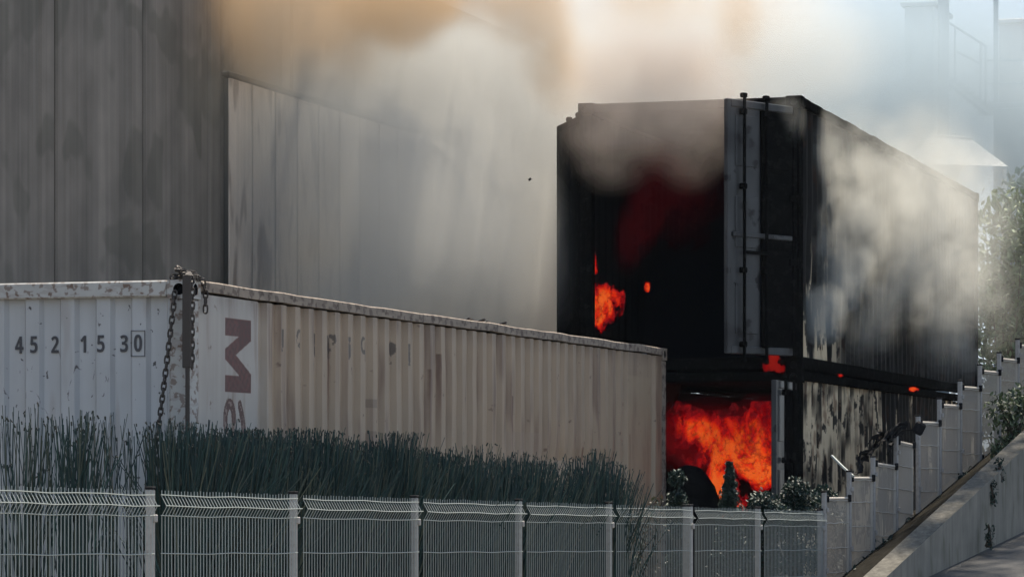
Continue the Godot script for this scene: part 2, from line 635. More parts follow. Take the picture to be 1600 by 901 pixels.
func front_container() -> void:
	var L := 12.19
	var Wd := 2.438
	var H := 2.89
	var tf := axis_frame(296.0, 20.9, 0.0, 0.308)
	var o := thing("shipping_container", "long white and tan shipping container with rust marks, in front of the wall", "container", tf)
	var n1 := noise(21, 1.0, 4)
	var n2 := noise(22, 1.0, 3)
	# red letters on the side, turned a quarter, reading downwards: M, S
	var ms_ := PackedVector2Array([Vector2(0.617, 2.64), Vector2(1.07, 2.64), Vector2(1.07, 2.50), Vector2(0.80, 2.395), Vector2(1.07, 2.27), Vector2(1.07, 2.14), Vector2(0.617, 2.14), Vector2(0.617, 2.255), Vector2(0.86, 2.255), Vector2(0.617, 2.36), Vector2(0.617, 2.43), Vector2(0.86, 2.525), Vector2(0.617, 2.525)])
	var s_pts := PackedVector2Array()
	for i in 10:
		var a := lerpf(-0.6, PI, i / 9.0)
		s_pts.append(Vector2(0.70 - cos(a) * 0.075, 1.95 + sin(a) * 0.11))
	var s2 := PackedVector2Array()
	for i in 8: s2.append(Vector2(0.88 + 0.08 * sin(i / 7.0 * 2.2), 2.05 - i * 0.045))
	var side_tex := painted(1536, 400, func(u, v):
		var x: float = 0.16 + u * (L - 0.32)
		var y: float = 0.14 + (1.0 - v) * (H - 0.25)
		var run := n1.get_noise_2d(x * 9.0, y * 0.35)
		var g := 0.565 + 0.03 * run + 0.02 * n2.get_noise_2d(x * 2.0, y * 2.0)
		var white := smoothstep(1.55, 1.15, x + 0.12 * n1.get_noise_2d(x * 6.0, y * 2.0))
		var c := Color(g * 1.03, g * 0.91, g * 0.78).lerp(Color(g * 1.06, g * 1.03, g * 1.0), white)
		# long brown runs and blotches
		var br := smoothstep(0.05, 0.45, n2.get_noise_2d(x * 3.0 + 11.0, y * 0.5)) * (0.34 + 0.5 * n1.get_noise_2d(x * 20.0, y * 1.2))
		c = c.lerp(Color(0.36, 0.28, 0.245), clampf(br, 0.0, 0.6))
		# rust runs that start at a spot and fade downwards
		var cx := floorf(x * 3.2)
		var rnd := fposmod(sin(cx * 91.7) * 437.5, 1.0)
		var top := 0.9 + 1.7 * fposmod(rnd * 7.3, 1.0)
		var wx := absf(fposmod(x * 3.2, 1.0) - 0.3 - 0.4 * fposmod(rnd * 3.1, 1.0) + 0.03 * n1.get_noise_2d(y * 4.0, cx))
		if rnd > 0.45 and y < top: c = c.lerp(Color(0.30, 0.20, 0.155), smoothstep(0.10, 0.01, wx) * smoothstep(0.9, 0.0, top - y) * 0.75)
		var sp := smoothstep(0.56, 0.68, n1.get_noise_2d(x * 5.0 + 3.0, y * 5.0) + 0.15 * n2.get_noise_2d(x * 40.0, y * 40.0))
		c = c.lerp(Color(0.30, 0.22, 0.19), sp * 0.6)
		# grime near the top rail
		c = c.lerp(Color(0.34, 0.30, 0.27), smoothstep(2.62, 2.80, y) * (0.25 + 0.3 * n1.get_noise_2d(x * 8.0, 3.0)))
		# repainted squares over old lettering
		if x > 6.8 and x < 8.0 and y > 1.35 and y < 1.95: c = c.lerp(Color(0.55, 0.49, 0.44), 0.4)
		if x > 10.75 and x < 11.75 and y < 2.55: c = c.lerp(Color(0.62, 0.55, 0.46), 0.55 + 0.3 * n1.get_noise_2d(x * 6.0, y * 3.0))
		var old := absf(Vector2((x - 3.55) * 0.9, y - 2.0 + 0.30).length() - 0.17)
		if old < 0.04 or (absf(x - 3.55) < 0.16 and absf(y - 2.12) < 0.03): c = c.lerp(Color(0.34, 0.28, 0.25), 0.40)
		# faded dark marks of the old number
		if y > 2.44 and y < 2.62 and x > 1.55 and x < 4.4:
			var cellx: float = fposmod(x - 1.55, 0.33)
			var id := int((x - 1.55) / 0.33)
			var q := Vector2(cellx - 0.12, y - 2.53)
			var stroke := absf(q.x - 0.02 * (id % 3)) < 0.022 and q.y < 0.08
			if id % 2 == 1: stroke = stroke or absf(Vector2(q.x, q.y - 0.03).length() - 0.055) < 0.016
			if stroke and n1.get_noise_2d(x * 12.0, y * 10.0) > -0.22: c = c.lerp(Color(0.15, 0.12, 0.11), 0.62)
		# red letters with worn, scratched paint
		if x > 0.55 and x < 1.15:
			var p := Vector2(x, y)
			var red := Geometry2D.is_point_in_polygon(p, ms_)
			var hatch := absf(sin((x * 0.8 + y * 1.3) * 40.0)) * 0.5 + absf(sin((x * 1.2 - y) * 34.0)) * 0.5
			var keep := 1.0 if (x > 0.86 and y > 2.42) else smoothstep(0.62, 0.46, hatch + 0.55 * n2.get_noise_2d(x * 14.0, y * 14.0))
			if red:
				var edge := minf(minf(absf(x - 0.617), absf(x - 1.07)), minf(absf(y - 2.64), absf(y - 2.14)))
				if edge < 0.014: keep = 1.0
				c = c.lerp(Color(0.27, 0.035, 0.035).lerp(Color(0.20, 0.06, 0.05), n1.get_noise_2d(x * 20.0, y * 20.0) + 0.4), 0.84 + 0.15 * keep)
			var ds := minf(seg_dist(p, s_pts), seg_dist(p, s2))
			if ds < 0.036: c = c.lerp(Color(0.22, 0.07, 0.055), 0.95 if (ds > 0.018 or n2.get_noise_2d(x * 16.0, y * 16.0) > 0.0) else 0.35)
		return c)
	var end_tex := painted(640, 720, func(u, v):
		var z: float = u * 2.2
		var y: float = 0.14 + (1.0 - v) * (H - 0.25)
		var g := 0.645 + 0.02 * n1.get_noise_2d(z * 7.0, y * 0.6 + 5.0) + 0.02 * n2.get_noise_2d(z * 2.0, y * 2.0)
		var c := Color(g * 0.985, g, g * 1.02)
		var sp := n1.get_noise_2d(z * 9.0 + 50.0, y * 9.0)
		c = c.lerp(Color(0.16, 0.15, 0.16), smoothstep(0.58, 0.64, sp + 0.1 * n2.get_noise_2d(z * 60.0, y * 60.0)) * 0.85)
		var crack := absf(n2.get_noise_2d(z * 5.0 + 3.0, y * 2.2)) + absf(n1.get_noise_2d(z * 2.0, y * 1.1 + 70.0) - 0.3) * 0.4
		c = c.lerp(Color(0.24, 0.22, 0.23), smoothstep(0.030, 0.012, crack) * 0.8)
		c = c.lerp(Color(0.46, 0.42, 0.39), smoothstep(0.25, 0.55, n2.get_noise_2d(z * 4.0, y * 0.7 + 9.0)) * 0.25)
		return c)
	var m_side := textured(side_tex, 0.5)
	var m_end := textured(end_tex, 0.5)
	# side walls
	var dents := func(u, v) -> Vector2:
		var w := 0.006 * n2.get_noise_2d(u * 1.3, v * 1.5)
		var b := smoothstep(0.16, 0.0, absf(v - 1.72)) * smoothstep(7.6, 8.3, u) * smoothstep(10.9, 10.2, u)
		return Vector2(w - 0.020 * b, 0.018 * b * sin(u * 9.0))
	var prof := corrugation(0.16, L - 0.16, 0.098, 0.030, 0.110, 0.038, [[0.16, 1.20], [10.80, 11.62]])
	var st := ms()
	sheet(st, prof, 0.14, H - 0.085, 22, Transform3D(Basis(), Vector3(0, 0, -0.010)), dents)
	obj("side_wall", st, m_side, o)
	st = ms()
	sheet(st, corrugation(0.16, L - 0.16, 0.104, 0.030, 0.104, 0.028), 0.14, H - 0.11, 2, Transform3D(Basis(Vector3(1, 0, 0), Vector3.UP, Vector3(0, 0, -1)), Vector3(0, 0, -Wd + 0.03)), nodent)
	obj("side_wall", st, m_side, o)
	# end walls: u runs to the left (local -z), w outwards (local -x)
	var eframe := Transform3D(Basis(Vector3(0, 0, -1), Vector3.UP, Vector3(-1, 0, 0)), Vector3(0.035, 0, 0))
	var epro := corrugation(0.158, Wd - 0.158, 0.100, 0.022, 0.120, 0.034, [[0.158, 0.172]])
	st = ms()
	sheet(st, epro, 0.14, H - 0.11, 16, eframe, func(u, v): return Vector2(0.005 * n1.get_noise_2d(u * 1.5, v * 1.5), 0.0))
	var ew := obj("end_wall", st, m_end, o)
	st = ms()
	sheet(st, epro, 0.14, H - 0.11, 2, Transform3D(Basis(Vector3(0, 0, -1), Vector3.UP, Vector3(1, 0, 0)), Vector3(L - 0.035, 0, 0)), nodent)
	obj("end_wall", st, m_end, o)
	# roof with shallow ribs
	st = ms()
	var rpro := corrugation(0.1, L - 0.1, 0.10, 0.03, 0.10, 0.016)
	var last := []
	for p in rpro:
		var pr := [Vector3(p.x, H - 0.035 + p.y, -0.03), Vector3(p.x, H - 0.035 + p.y, -Wd + 0.03)]
		if last.size(): quad(st, last[0], pr[0], pr[1], last[1])
		last = pr
	obj("roof", st, M.tan_rail, o)
	st = ms()
	box(st, Vector3(L * 0.5, 0.09, -Wd * 0.5), Vector3(L - 0.1, 0.06, Wd - 0.1))
	obj("floor", st, M.soot, o)
	# rails
	for zz in [-0.025, -Wd + 0.025]:
		# the top rail is a little bent along its length
		st = ms()
		var seg := 40
		for i in seg:
			var x0 := 0.17 + (L - 0.34) * i / seg
			var x1 := 0.17 + (L - 0.34) * (i + 1) / seg
			var y0 := H - 0.035 + 0.010 * n2.get_noise_2d(x0 * 1.1, 5.0)
			var y1 := H - 0.035 + 0.010 * n2.get_noise_2d(x1 * 1.1, 5.0)
			var hz := 0.028
			var a := [Vector3(x0, y0 - 0.036, zz - hz), Vector3(x0, y0 - 0.036, zz + hz), Vector3(x0, y0 + 0.028, zz + hz), Vector3(x0, y0 + 0.036, zz + hz - 0.008), Vector3(x0, y0 + 0.036, zz - hz)]
			for q in 5:
				var e := (q + 1) % 5
				var d := Vector3(x1 - x0, y1 - y0, 0)
				quad(st, a[q], a[e], a[e] + d, a[q] + d)
		obj("top_rail", st, M.tan_rail, o)
		st = ms()
		box(st, Vector3(L * 0.5, 0.085, zz), Vector3(L - 0.36, 0.13, 0.06), 0.01)
		obj("bottom_rail", st, M.tan_rail, o)
	for xx in [0.03, L - 0.03]:
		st = ms()
		box(st, Vector3(xx, H - 0.055, -Wd * 0.5), Vector3(0.07, 0.11, Wd - 0.34), 0.01)
		obj("end_rail", st, M.white_rail, o)
		st = ms()
		box(st, Vector3(xx, 0.085, -Wd * 0.5), Vector3(0.07, 0.13, Wd - 0.34), 0.01)
		obj("end_rail", st, M.white_rail, o)
	# corner posts and blocks
	for xx in [0, 1]:
		for zz in [0, 1]:
			st = ms()
			var sx := 1.0 if xx == 0 else -1.0
			var x0 := 0.0 if xx == 0 else L
			var z0 := 0.0 if zz == 0 else -Wd
			var sz := -1.0 if zz == 0 else 1.0
			box(st, Vector3(x0 + sx * 0.085, H * 0.5, z0 + sz * 0.080), Vector3(0.165, H - 0.25, 0.15), 0.014)
			box(st, Vector3(x0 + sx * 0.19, H * 0.5, z0 + sz * 0.035), Vector3(0.05, H - 0.25, 0.03), 0.006)
			obj("corner_post", st, M.white_rail if xx == 0 else M.tan_rail, o)
			casting(o, Vector3(x0 + sx * 0.087, H - 0.062, z0 + sz * 0.080), M.white_rail if xx == 0 else M.tan_rail, -sx, -sz)
			casting(o, Vector3(x0 + sx * 0.087, 0.062, z0 + sz * 0.080), M.white_rail if xx == 0 else M.tan_rail, -sx, -sz)
	# number on the end wall: figures set one to a flat
	var font := SystemFont.new()
	font.font_names = PackedStringArray(["Droid Sans"])
	font.font_weight = 700
	var figs := [["4", 22.0], ["5", 58.0], ["2", 85.0], ["1", 122.0], ["5", 150.0], ["3", 187.0], ["0", 212.0]]
	for f in figs:
		var tm := TextMesh.new()
		tm.font = font
		tm.text = f[0]
		tm.font_size = 32
		tm.pixel_size = 0.16 / 32.0
		tm.depth = 0.003
		# where the sight line to that figure meets the end wall
		var r: float = (f[1] - 800.0) / F
		var og := tf.origin
		var zv := -tf.basis.z
		var t := (r * -og.z - og.x) / (zv.x - r * -zv.z)
		var w := 0.0
		var best := 9.0
		var t0 := t
		for i in epro.size() - 1:
			if absf(epro[i].y - epro[i + 1].y) > 0.001: continue
			var tc := clampf(t0, epro[i].x + 0.036, epro[i + 1].x - 0.036)
			if absf(tc - t0) < best:
				best = absf(tc - t0)
				t = tc
				w = -epro[i].y
		w = -w
		put("figure", tm, M.digit, ew, Transform3D(Basis(Vector3(0, 0, 1) * 0.72, Vector3.UP * 1.0, Vector3(-1, 0, 0)), Vector3(0.035 - w - 0.006, 2.47, -t)))
		if f[0] == "0":
			st = ms()
			for q in [[0.0, 0.085, 0.10, 0.004], [0.0, -0.085, 0.10, 0.004], [-0.05, 0.0, 0.004, 0.176], [0.05, 0.0, 0.004, 0.176]]:
				box(st, Vector3(0.035 - w - 0.006, 2.47 + q[1], -t + q[0]), Vector3(0.004, q[3], q[2]))
			obj("figure_frame", st, M.digit, ew)

# ---------------------------------------------------------------- the burning stack
var stack_tf: Transform3D
const STACK_Y := [0.0, 2.68]

func burnt_texture(sd: int, pale: float, lowpale: float) -> ImageTexture:
	var n1 := noise(sd, 1.0, 4)
	var n2 := noise(sd + 1, 1.0, 3)
	return painted(768, 256, func(u, v):
		var x: float = u * 12.0
		var y: float = (1.0 - v) * 2.6
		var run := n1.get_noise_2d(x * 7.0, y * 0.5)
		var g := 0.14 + 0.06 * run + 0.03 * n2.get_noise_2d(x * 16.0, y * 6.0)
		var c := Color(g, g * 1.0, g * 1.02)
		# paint that survived, flaking in upright runs
		var keep := n2.get_noise_2d(x * 2.4 + 8.0, y * 0.7) + 0.45 * n1.get_noise_2d(x * 11.0, y * 1.5)
		var near := smoothstep(5.0, 4.2, x + 0.6 * n2.get_noise_2d(y * 2.0, 3.0))
		var pl := smoothstep(0.02, 0.26, keep - 0.22 + pale * near + lowpale * smoothstep(1.3, 0.2, y) * near)
		if lowpale > 0.0: pl *= maxf(0.10, smoothstep(2.9, 1.5, x) * smoothstep(1.9, 0.7, y))
		var flake := smoothstep(0.16, 0.30, n1.get_noise_2d(x * 5.0 + 60.0, y * 2.4) + 0.25 * n2.get_noise_2d(x * 24.0, y * 14.0))
		c = c.lerp(Color(0.78, 0.72, 0.62), pl * (1.0 - 0.85 * flake))
		c = c.lerp(Color(0.13, 0.125, 0.12), clampf(0.18 + 1.0 * n2.get_noise_2d(x * 1.3 + 33.0, y * 1.6) + 0.5 * n1.get_noise_2d(x * 14.0, y * 1.2), 0.0, 0.9) * smoothstep(0.3, 2.4, y + 0.4))
		var rust := smoothstep(0.25, 0.5, n2.get_noise_2d(x * 5.0 + 70.0, y * 2.0))
		return c.lerp(Color(0.26, 0.17, 0.13), rust * 0.4))

func burnt_container(called: String, label: String, y0: float, H: float, tex: Texture2D) -> Node3D:
	var L := 12.19
	var Wd := 2.438
	var t := stack_tf
	t.origin.y += y0
	var o := thing(called, label, "container", t, "burning containers stacked behind the white container")
	var ns := noise(41, 1.0, 3)
	var m := textured(tex, 0.75)
	m.metallic_specular = 0.1
	var warp := func(u, v) -> Vector2:
		return Vector2(0.03 * ns.get_noise_2d(u * 0.5 + y0, v * 0.6) - 0.012, 0.02 * ns.get_noise_2d(u * 0.9, v * 0.9 + 9.0))
	var st := ms()
	sheet(st, corrugation(0.14, L - 0.14, 0.07, 0.068, 0.07, 0.034), 0.14, H - 0.10, 12, Transform3D(Basis(), Vector3(0, 0, -0.03)), warp)
	obj("side_wall", st, m, o)
	st = ms()
	sheet(st, corrugation(0.14, L - 0.14, 0.07, 0.068, 0.07, 0.034), 0.14, H - 0.10, 3, Transform3D(Basis(Vector3(1, 0, 0), Vector3.UP, Vector3(0, 0, -1)), Vector3(0, 0, -Wd + 0.03)), nodent)
	obj("side_wall", st, M.inside, o)
	st = ms()
	sheet(st, corrugation(0.1, Wd - 0.1, 0.11, 0.03, 0.11, 0.03), 0.14, H - 0.10, 2, Transform3D(Basis(Vector3(0, 0, -1), Vector3.UP, Vector3(1, 0, 0)), Vector3(L - 0.04, 0, 0)), nodent)
	obj("end_wall", st, M.inside, o)
	# roof and floor
	st = ms()
	var last := []
	for i in 49:
		var x := 0.12 + (L - 0.24) * i / 48.0
		var sag := -0.05 + 0.05 * ns.get_noise_2d(x * 0.7, 3.0) + (0.012 if i % 2 == 0 else -0.012)
		var pr := [Vector3(x, H - 0.05, -0.03), Vector3(x, H - 0.03 + sag, -Wd * 0.5), Vector3(x, H - 0.05, -Wd + 0.03)]
		if last.size():
			quad(st, last[0], pr[0], pr[1], last[1])
			quad(st, last[1], pr[1], pr[2], last[2])
		last = pr
	obj("roof", st, M.soot, o)
	st = ms()
	box(st, Vector3(L * 0.5, 0.12, -Wd * 0.5), Vector3(L - 0.12, 0.06, Wd - 0.12))
	obj("floor", st, M.inside, o)
	# rails with lumps of slag and torn edges
	for zz in [-0.03, -Wd + 0.03]:
		st = ms()
		for i in 36:
			var x0 := 0.17 + (L - 0.34) * i / 36.0
			var x1 := 0.17 + (L - 0.34) * (i + 1) / 36.0
			box(st, Vector3((x0 + x1) * 0.5, H - 0.05 + 0.014 * ns.get_noise_2d(x0 * 2.0, zz), zz + 0.006 * ns.get_noise_2d(x0 * 3.0, 9.0)), Vector3(x1 - x0, 0.09, 0.06), 0.008)
		obj("top_rail", st, M.soot, o)
		st = ms()
		box(st, Vector3(L * 0.5, 0.085, zz), Vector3(L - 0.34, 0.13, 0.06), 0.01)
		obj("bottom_rail", st, M.soot, o)
	st = ms()
	box(st, Vector3(0.06, H - 0.06, -Wd * 0.5), Vector3(0.10, 0.10, Wd - 0.32), 0.012)
	obj("door_header", st, M.soot, o)
	st = ms()
	box(st, Vector3(0.06, 0.075, -Wd * 0.5), Vector3(0.10, 0.12, Wd - 0.32), 0.012)
	obj("door_sill", st, M.soot, o)
	for xx in [0, 1]:
		for zz in [0, 1]:
			st = ms()
			var sx := 1.0 if xx == 0 else -1.0
			var x0 := 0.0 if xx == 0 else L
			var z0 := 0.0 if zz == 0 else -Wd
			var sz := -1.0 if zz == 0 else 1.0
			box(st, Vector3(x0 + sx * 0.08, H * 0.5, z0 + sz * 0.075), Vector3(0.15, H - 0.24, 0.14), 0.014)
			obj("corner_post", st, M.soot, o)
			for yy in [0.062, H - 0.062]:
				casting(o, Vector3(x0 + sx * 0.087, yy, z0 + sz * 0.080), M.soot, -sx, -sz)
	return o

# a door leaf: hinge at local (0, z), reaching along dir; built in its own frame: x from the hinge, y up, z outwards
func door_leaf(o: Node3D, hinge: Vector3, dir: Vector3, flip: float, h: float, mt: Material, rods: Array) -> void:
	var d := dir.normalized()
	var nrm := d.cross(Vector3.UP) * flip
	var fr := Transform3D(Basis(d, Vector3.UP, nrm), hinge)
	var w := 1.13
	var st := ms()
	box(st, Vector3(w * 0.75, h * 0.5, 0), Vector3(w * 0.5 - 0.06, h - 0.12, 0.02), 0.0)
	for y in [0.18, 0.52, 0.84]: box(st, Vector3(w * 0.72, h * y, 0.014), Vector3(0.36, h * 0.20, 0.012), 0.005)
	var leaf := obj("door", st, mt, o, fr)
	st = ms()
	box(st, Vector3(w * 0.25 + 0.02, h * 0.5, 0), Vector3(w * 0.5 - 0.07, h - 0.12, 0.02), 0.0)
	for y in [0.18, 0.52, 0.84]: box(st, Vector3(w * 0.26, h * y, 0.014), Vector3(0.34, h * 0.20, 0.012), 0.005)
	obj("scorched_half", st, M.soot, leaf)
	st = ms()
	box(st, Vector3(w - 0.03, h * 0.5, 0.0), Vector3(0.06, h, 0.055), 0.008)
	for y in [0.04, h - 0.04]: box(st, Vector3(w * 0.5, y, 0.0), Vector3(w - 0.125, 0.08, 0.05), 0.008)
	for y in [h * 0.47]: box(st, Vector3(w * 0.5, y, 0.018), Vector3(w - 0.16, 0.05, 0.03), 0.006)
	obj("door_frame", st, mt, leaf)
	st = ms()
	box(st, Vector3(0.03, h * 0.5, 0.0), Vector3(0.06, h, 0.055), 0.008)
	obj("hinge_stile", st, M.soot, leaf)
	for x in rods:
		st = ms()
		tube(st, [Vector3(x, -0.10, 0.06), Vector3(x, h + 0.05, 0.06)], 0.018, 8)
		for y in [0.10, h * 0.33, h * 0.66, h - 0.12]: box(st, Vector3(x, y, 0.045), Vector3(0.09, 0.06, 0.05), 0.01)
		box(st, Vector3(x, h + 0.045, 0.05), Vector3(0.07, 0.05, 0.06), 0.01)
		box(st, Vector3(x, -0.07, 0.05), Vector3(0.06, 0.05, 0.05), 0.01)
		obj("lock_rod", st, M.soot, leaf)
		st = ms()
		box(st, Vector3(x - 0.17, h * 0.40, 0.075), Vector3(0.36, 0.035, 0.014), 0.004)
		obj("handle", st, M.soot, leaf)
	for i in 4:
		st = ms()
		var y := h * (0.12 + 0.255 * i)
		tube(st, [Vector3(-0.005, y - 0.06, 0.02), Vector3(-0.005, y + 0.06, 0.02)], 0.022, 8)
		box(st, Vector3(0.06, y, 0.025), Vector3(0.12, 0.07, 0.014), 0.003)
		obj("hinge", st, M.soot, leaf)

func burning_stack() -> void:
	stack_tf = axis_frame(1252.0, 33.0, 0.0, 0.296)
	var lower := burnt_container("shipping_container", "lower burning container with fire in its doorway and peeling pale paint", STACK_Y[0], 2.68, burnt_texture(51, 0.95, 0.0))
	var upper := burnt_container("shipping_container", "upper blackened container with open doors and smoke pouring out", STACK_Y[1], 2.896, burnt_texture(55, -0.22, 0.75))
	var n1 := noise(61, 1.0, 4)
	var door_tex := tri_mat(painted(384, 384, func(u, v):
		var run := n1.get_noise_2d(u * 14.0, v * 2.5)
		var g := 0.26 + 0.05 * run
		var c := Color(g * 0.98, g, g * 1.03)
		var hole := smoothstep(0.32, 0.42, n1.get_noise_2d(u * 9.0 + 5.0, v * 5.0))
		c = c.lerp(Color(0.10, 0.10, 0.11), hole * 0.9)
		return c.lerp(Color(0.17, 0.17, 0.18), smoothstep(0.0, 0.5, n1.get_noise_2d(u * 1.5 + 30.0, v * 2.0)) * 0.8)), 0.5, 0.3)
	door_tex.metallic_specular = 0.25
	M.door = door_tex
	var th := deg_to_rad(63.0)
	door_leaf(upper, Vector3(-0.01, 0.15, -0.06), Vector3(-sin(th), 0, -cos(th)), -1.0, 2.62, door_tex, [0.54, 0.90])
	door_leaf(upper, Vector3(-0.01, 0.15, -2.39), Vector3(0.872, 0, -0.489), 1.0, 2.62, M.soot, [0.4, 0.85])
	th = deg_to_rad(91.0)
	door_leaf(lower, Vector3(-0.01, 0.15, -0.06), Vector3(-sin(th), 0, -cos(th)), -1.0, 2.40, door_tex, [0.36, 0.8])
	door_leaf(lower, Vector3(-0.01, 0.15, -2.39), Vector3(0.872, 0, -0.489), 1.0, 2.40, M.soot, [0.4, 0.85])

# ---------------------------------------------------------------- fire
func flame(called: String, label: String, lo: Vector3, hi: Vector3, cell: float, puffs: Array, sd: int, shades: Array, rough: float, freq := 3.0, erode := 0.12) -> void:
	var n := noise(sd, freq, 5)
	n.domain_warp_enabled = true
	n.domain_warp_amplitude = 0.35
	n.domain_warp_amplitude = 1.0 / freq
	n.domain_warp_frequency = freq * 0.7
	var f := puff_field(lo, hi, cell, puffs, n, 0.0, rough, 1.0, Vector3(1.25, 0.7, 1.0), erode)
	var o := thing(called, label, "fire", Transform3D(), "", "stuff")
	for s in shades:
		var me := level_mesh(f[0], f[1], f[2], f[3], f[4], f[5], s[0])
		if me == null: continue
		var m := mat(Color(0, 0, 0, s[2]), 1.0)
		m.transparency = BaseMaterial3D.TRANSPARENCY_ALPHA
		m.specular_mode = BaseMaterial3D.SPECULAR_DISABLED
		m.emission_enabled = true
		m.emission = s[1]
		m.emission_energy_multiplier = s[3]
		put("flame", me, m, o)

func stack_fire() -> void:
	var red := Color(0.55, 0.06, 0.05)
	var ramp := Gradient.new()
	ramp.offsets = PackedFloat32Array([0.0, 0.25, 0.45, 0.65, 0.85, 1.0])
	ramp.colors = PackedColorArray([Color(0.30, 0.015, 0.05), Color(0.52, 0.03, 0.05), Color(0.85, 0.10, 0.05), Color(1.0, 0.31, 0.07), Color(1.0, 0.52, 0.15), Color(1.0, 0.74, 0.32)])
	var shades := []
	for i in 10:
		var t := i / 9.0
		shades.append([0.02 + 0.10 * t + 0.62 * t * t, ramp.sample(t), 0.07 + 0.36 * t, 0.40 + 0.18 * t])
	var z := 34.3
	var k := z / F
	var leanl := Basis.from_euler(Vector3(0, 0, 0.9))
	var leanr := Basis.from_euler(Vector3(0, 0, -0.55))
	var p := [
		[at(1120, 740, z), Vector3(0.13, 0.5, 0.2), 0.80], [at(1125, 705, z), Vector3(0.28, 0.26, 0.22), 0.5],
		[at(1105, 688, z), Vector3(0.5, 0.18, 0.25), 0.40, leanr], [at(1165, 692, z), Vector3(0.40, 0.18, 0.25), 0.28, leanl],
		[at(1162, 722, z), Vector3(0.16, 0.48, 0.22), 0.6, leanl], [at(1188, 735, z), Vector3(0.22, 0.24, 0.22), 0.55],
		[at(1085, 665, z), Vector3(0.6, 0.22, 0.2), 0.13, leanr], [at(1135, 685, z), Vector3(0.75, 0.4, 0.22), 0.13],
		[at(1190, 690, z), Vector3(0.4, 0.5, 0.3), 0.16], [at(1130, 790, z), Vector3(0.3, 0.35, 0.22), 0.6]]
	flame("fire", "orange flames in the doorway of the lower container", at(1020, 830, z) + Vector3(0, 0, -0.5), at(1230, 625, z) + Vector3(0, 0, 0.5), 0.016, p, 71, shades, 2.2, 3.2, 0.17)
	z = 33.95
	p = [[at(926, 482, z), Vector3(0.24, 0.30, 0.13), 0.6], [at(932, 490, z), Vector3(0.13, 0.17, 0.10), 0.7], [at(918, 440, z), Vector3(0.12, 0.5, 0.12), 0.35], [at(950, 470, z), Vector3(0.2, 0.26, 0.14), 0.4]]
	flame("fire", "small flames low at one side inside the upper container", at(904, 540, z) + Vector3(0, 0, -0.3), at(990, 370, z) + Vector3(0, 0, 0.3), 0.013, p, 72, shades, 1.8, 5.0, 0.22)
	# dull red glow of burning gas higher up
	var dull := []
	for i in 9: dull.append([0.008 + 0.03 * i, Color(0.34 + 0.012 * i, 0.03, 0.065), 0.045, 0.055 + 0.007 * i])
	var dim := []
	for q in shades: dim.append([q[0], q[1].lerp(Color(0.7, 0.03, 0.06), 0.6), q[2], q[3] * 0.4])
	var dull_bright := []
	for i in 8: dull_bright.append([0.006 + 0.03 * i, Color(0.46 + 0.02 * i, 0.025, 0.05), 0.06, 0.11 + 0.015 * i])
	z = 35.0
	p = [[at(1000, 350, z), Vector3(0.32, 0.6, 0.35), 0.4, Basis.from_euler(Vector3(0, 0, -0.35))], [at(1025, 270, z), Vector3(0.45, 0.6, 0.38), 0.22, Basis.from_euler(Vector3(0, 0, -0.3))], [at(1060, 300, z), Vector3(0.6, 0.7, 0.38), 0.12]]
	flame("fire", "dull red tongue of burning gas high inside the upper container", at(900, 450, z) + Vector3(0, 0, -0.4), at(1140, 170, z) + Vector3(0, 0, 0.4), 0.03, p, 73, dull, 1.0, 2.0, 0.02)
	z = 34.4
	flame("fire", "tiny ember flame in the middle of the upper container", at(1000, 462, z) + Vector3(0, 0, -0.15), at(1026, 434, z) + Vector3(0, 0, 0.15), 0.01, [[at(1012, 448, z), Vector3(0.05, 0.07, 0.07), 0.8]], 74, shades, 1.8, 9.0, 0.25)
	z = 32.9
	flame("fire", "small red flame at the foot of the upper container's open door", at(1190, 595, z) + Vector3(0, 0, -0.2), at(1232, 540, z) + Vector3(0, 0, 0.2), 0.012, [[at(1208, 562, z), Vector3(0.09, 0.12, 0.1), 0.7], [at(1217, 575, z), Vector3(0.08, 0.07, 0.1), 0.6], [at(1200, 572, z), Vector3(0.07, 0.08, 0.08), 0.5]], 75, dim, 1.9, 7.0, 0.25)
	z = 33.15
	flame("fire", "small flame between the two containers above the peeling paint", at(1300, 596, z) + Vector3(0, 0, -0.2), at(1328, 574, z) + Vector3(0, 0, 0.2), 0.012, [[at(1313, 587, 33.3), Vector3(0.05, 0.03, 0.05), 0.9]], 76, shades, 1.2, 9.0, 0.2)
	z = 36.8
	flame("fire", "small orange flame on the edge behind the stepped fence", at(1412, 618, z) + Vector3(0, 0, -0.2), at(1446, 596, z) + Vector3(0, 0, 0.2), 0.012, [[at(1429, 608, z), Vector3(0.07, 0.04, 0.06), 1.2]], 77, shades, 1.2, 8.0, 0.2)
	z = 34.5
	flame("fire", "dim red glow of burning gas filling the lower container's doorway", at(1010, 800, z) + Vector3(0, 0, -0.6), at(1230, 610, z) + Vector3(0, 0, 0.6), 0.035, [[at(1110, 690, z), Vector3(0.8, 0.5, 0.5), 0.3], [at(1180, 680, z), Vector3(0.5, 0.5, 0.5), 0.3], [at(1070, 670, z), Vector3(0.45, 0.35, 0.4), 0.2]], 78, dull_bright, 0.8, 2.4, 0.01)
	# the light that the flames give
	for q in [[at(1130, 700, 34.6), 0.35, 0.35], [at(925, 480, 34.5), 0.06, 0.2]]:
		var l := OmniLight3D.new()
		l.name = "fire_light"
		l.light_color = Color(1.0, 0.30, 0.10)
		l.light_energy = q[1]
		l.light_size = q[2]
		l.omni_range = 12.0
		l.omni_attenuation = 2.0
		l.shadow_enabled = true
		l.position = q[0]
		add_child(l, true)
